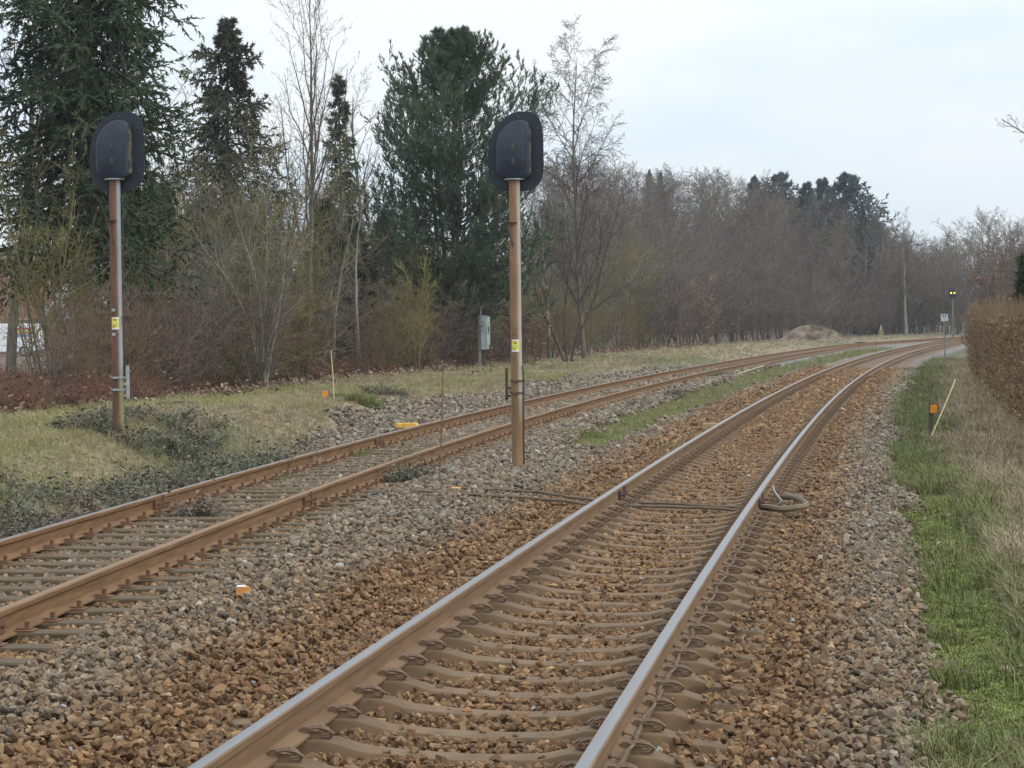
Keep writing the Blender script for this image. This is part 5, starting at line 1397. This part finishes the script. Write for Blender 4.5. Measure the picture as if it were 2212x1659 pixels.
k = rng.random(len(X)) < w_ * sstep(nn, .18, .4); X, Y = X[k], Y[k]
ex = []
for px, py, n, rad in ((430, 1100, 10, .12), (1000, 890, 0, 0), (835, 890, 22, .4), (1380, 880, 4, .2), (1460, 858, 5, .2), (1560, 815, 6, .25), (880, 1030, 7, .12), (640, 770, 0, 0), (250, 960, 22, .8), (330, 940, 20, .9), (450, 950, 20, .8)):
    x, y = on_plane(px, py, -.12 if py > 1000 or px > 500 else .25); r = rad * np.sqrt(rng.random(n)); a = rng.random(n) * 6.28
    ex.append(np.stack([x + r * np.cos(a), y + r * np.sin(a)], 1))
ex = np.concatenate(ex); X = np.concatenate([X, ex[:, 0]]); Y = np.concatenate([Y, ex[:, 1]]); n = len(X)
pal = np.array([(0.061, 0.075, 0.038), (0.081, 0.098, 0.054), (0.115, 0.117, 0.070), (0.128, 0.088, 0.062), (0.169, 0.130, 0.089)])
tt = pal[rng.choice(5, n, p=[.2, .2, .2, .2, .2])] * np.exp(rng.normal(0, .18, (n, 1)))
rot = np.zeros((n, 3)); rot[:, 2] = rng.random(n) * 6.28
make_scatter('bramble_scrub', np.stack([X, Y, ground(X, Y)], 1), rot, rng.uniform(.6, 1.15, n), tt, scr, rng.integers(0, 5, n), 'low dark bramble scrub at the foot of the left signal')

# dead bracken and leaf litter at the tree line
def litter_mesh(seed):
    rng = np.random.default_rng(seed); n = 12
    p = np.stack([rng.normal(0, .16, n), rng.normal(0, .16, n), rng.uniform(.0, .05, n)], 1)
    me = Geo().leaves(rng, p, .085 * rng.uniform(.6, 1.3, n), np.ones(n), .55).mesh('litter', M_litter); return me
lit = [litter_mesh(i) for i in range(4)]
X, Y = jgrid(rng, 36, 170, -13, -6.2, .42, S); k = in_view(X, Y, .5); X, Y = X[k], Y[k]; z = zones(X, Y)
k = rng.random(len(X)) < z['litter'] * .85 + .03; X, Y = X[k], Y[k]; n = len(X)
pal = np.array([(.30, .20, .13), (.22, .13, .075), (.16, .085, .05), (.38, .28, .2), (.12, .07, .045)])
X2, Y2 = jgrid(rng, 10, 60, 2.5, 5.0, .55); k = in_view(X2, Y2, .5) & (rng.random(len(X2)) < .5)
X = np.concatenate([X, X2[k]]); Y = np.concatenate([Y, Y2[k]]); n = len(X)
rot = rng.normal(0, .25, (n, 3)); rot[:, 2] = rng.random(n) * 6.28
make_scatter('leaf_litter', np.stack([X, Y, ground(X, Y) + .01], 1), rot, rng.uniform(.7, 1.5, n) * np.where(X > M(Y), .55, 1), pal[rng.integers(0, 5, n)], lit, rng.integers(0, 4, n), 'withered leaves lying along the edge of the thicket')
def bracken_mesh(seed):
    rng = np.random.default_rng(seed); g = Geo(); B = 16; az = rng.random(B) * 6.28
    D = _norm(np.stack([np.cos(az) * .7, np.sin(az) * .7, np.ones(B)], 1))
    P, R = march(rng, np.zeros((B, 3)), D, rng.uniform(.3, .7, B), 4, .2, -.14, np.full(B, .004), .5)
    g.tubes(P, R, 3, .3)
    P2, R2 = spawn(rng, P, R, 10, .2, 1, .9, .35, 2, .2, -.1, .7, rmin=.003); g.tubes(P2, R2, 3, .5)
    k = rng.integers(0, B, 40); j = rng.integers(1, 5, 40)
    g.leaves(rng, P[k, j] + rng.normal(0, .05, (40, 3)), .07 * rng.uniform(.5, 1.2, 40), np.ones(40), .2)
    return g.mesh('bracken', M_litter)
brk = [bracken_mesh(i) for i in range(4)]
X, Y = jgrid(rng, 38, 110, -13, -6.0, .30, S); k = in_view(X, Y, .5); X, Y = X[k], Y[k]; d = X - S(Y); px_ = 1106 + F * X / Y
k = (rng.random(len(X)) < np.where(px_ < 330, .9, .10) * sstep(-d, np.where(px_ < 330, 6.6, 9.0), np.where(px_ < 330, 7.6, 9.8))); X, Y, px_ = X[k], Y[k], px_[k]; n = len(X)
pal = np.array([(.15, .065, .038), (.11, .05, .032), (.19, .095, .055), (.13, .085, .055)])
rot = np.zeros((n, 3)); rot[:, 2] = rng.random(n) * 6.28
make_scatter('dead_bracken', np.stack([X, Y, ground(X, Y)], 1), rot, rng.uniform(.7, 1.3, n), pal[rng.integers(0, 4, n)] * np.where(px_ < 330, 1, .9)[:, None], brk, rng.integers(0, 4, n), 'red-brown dead bracken under the shrubs')
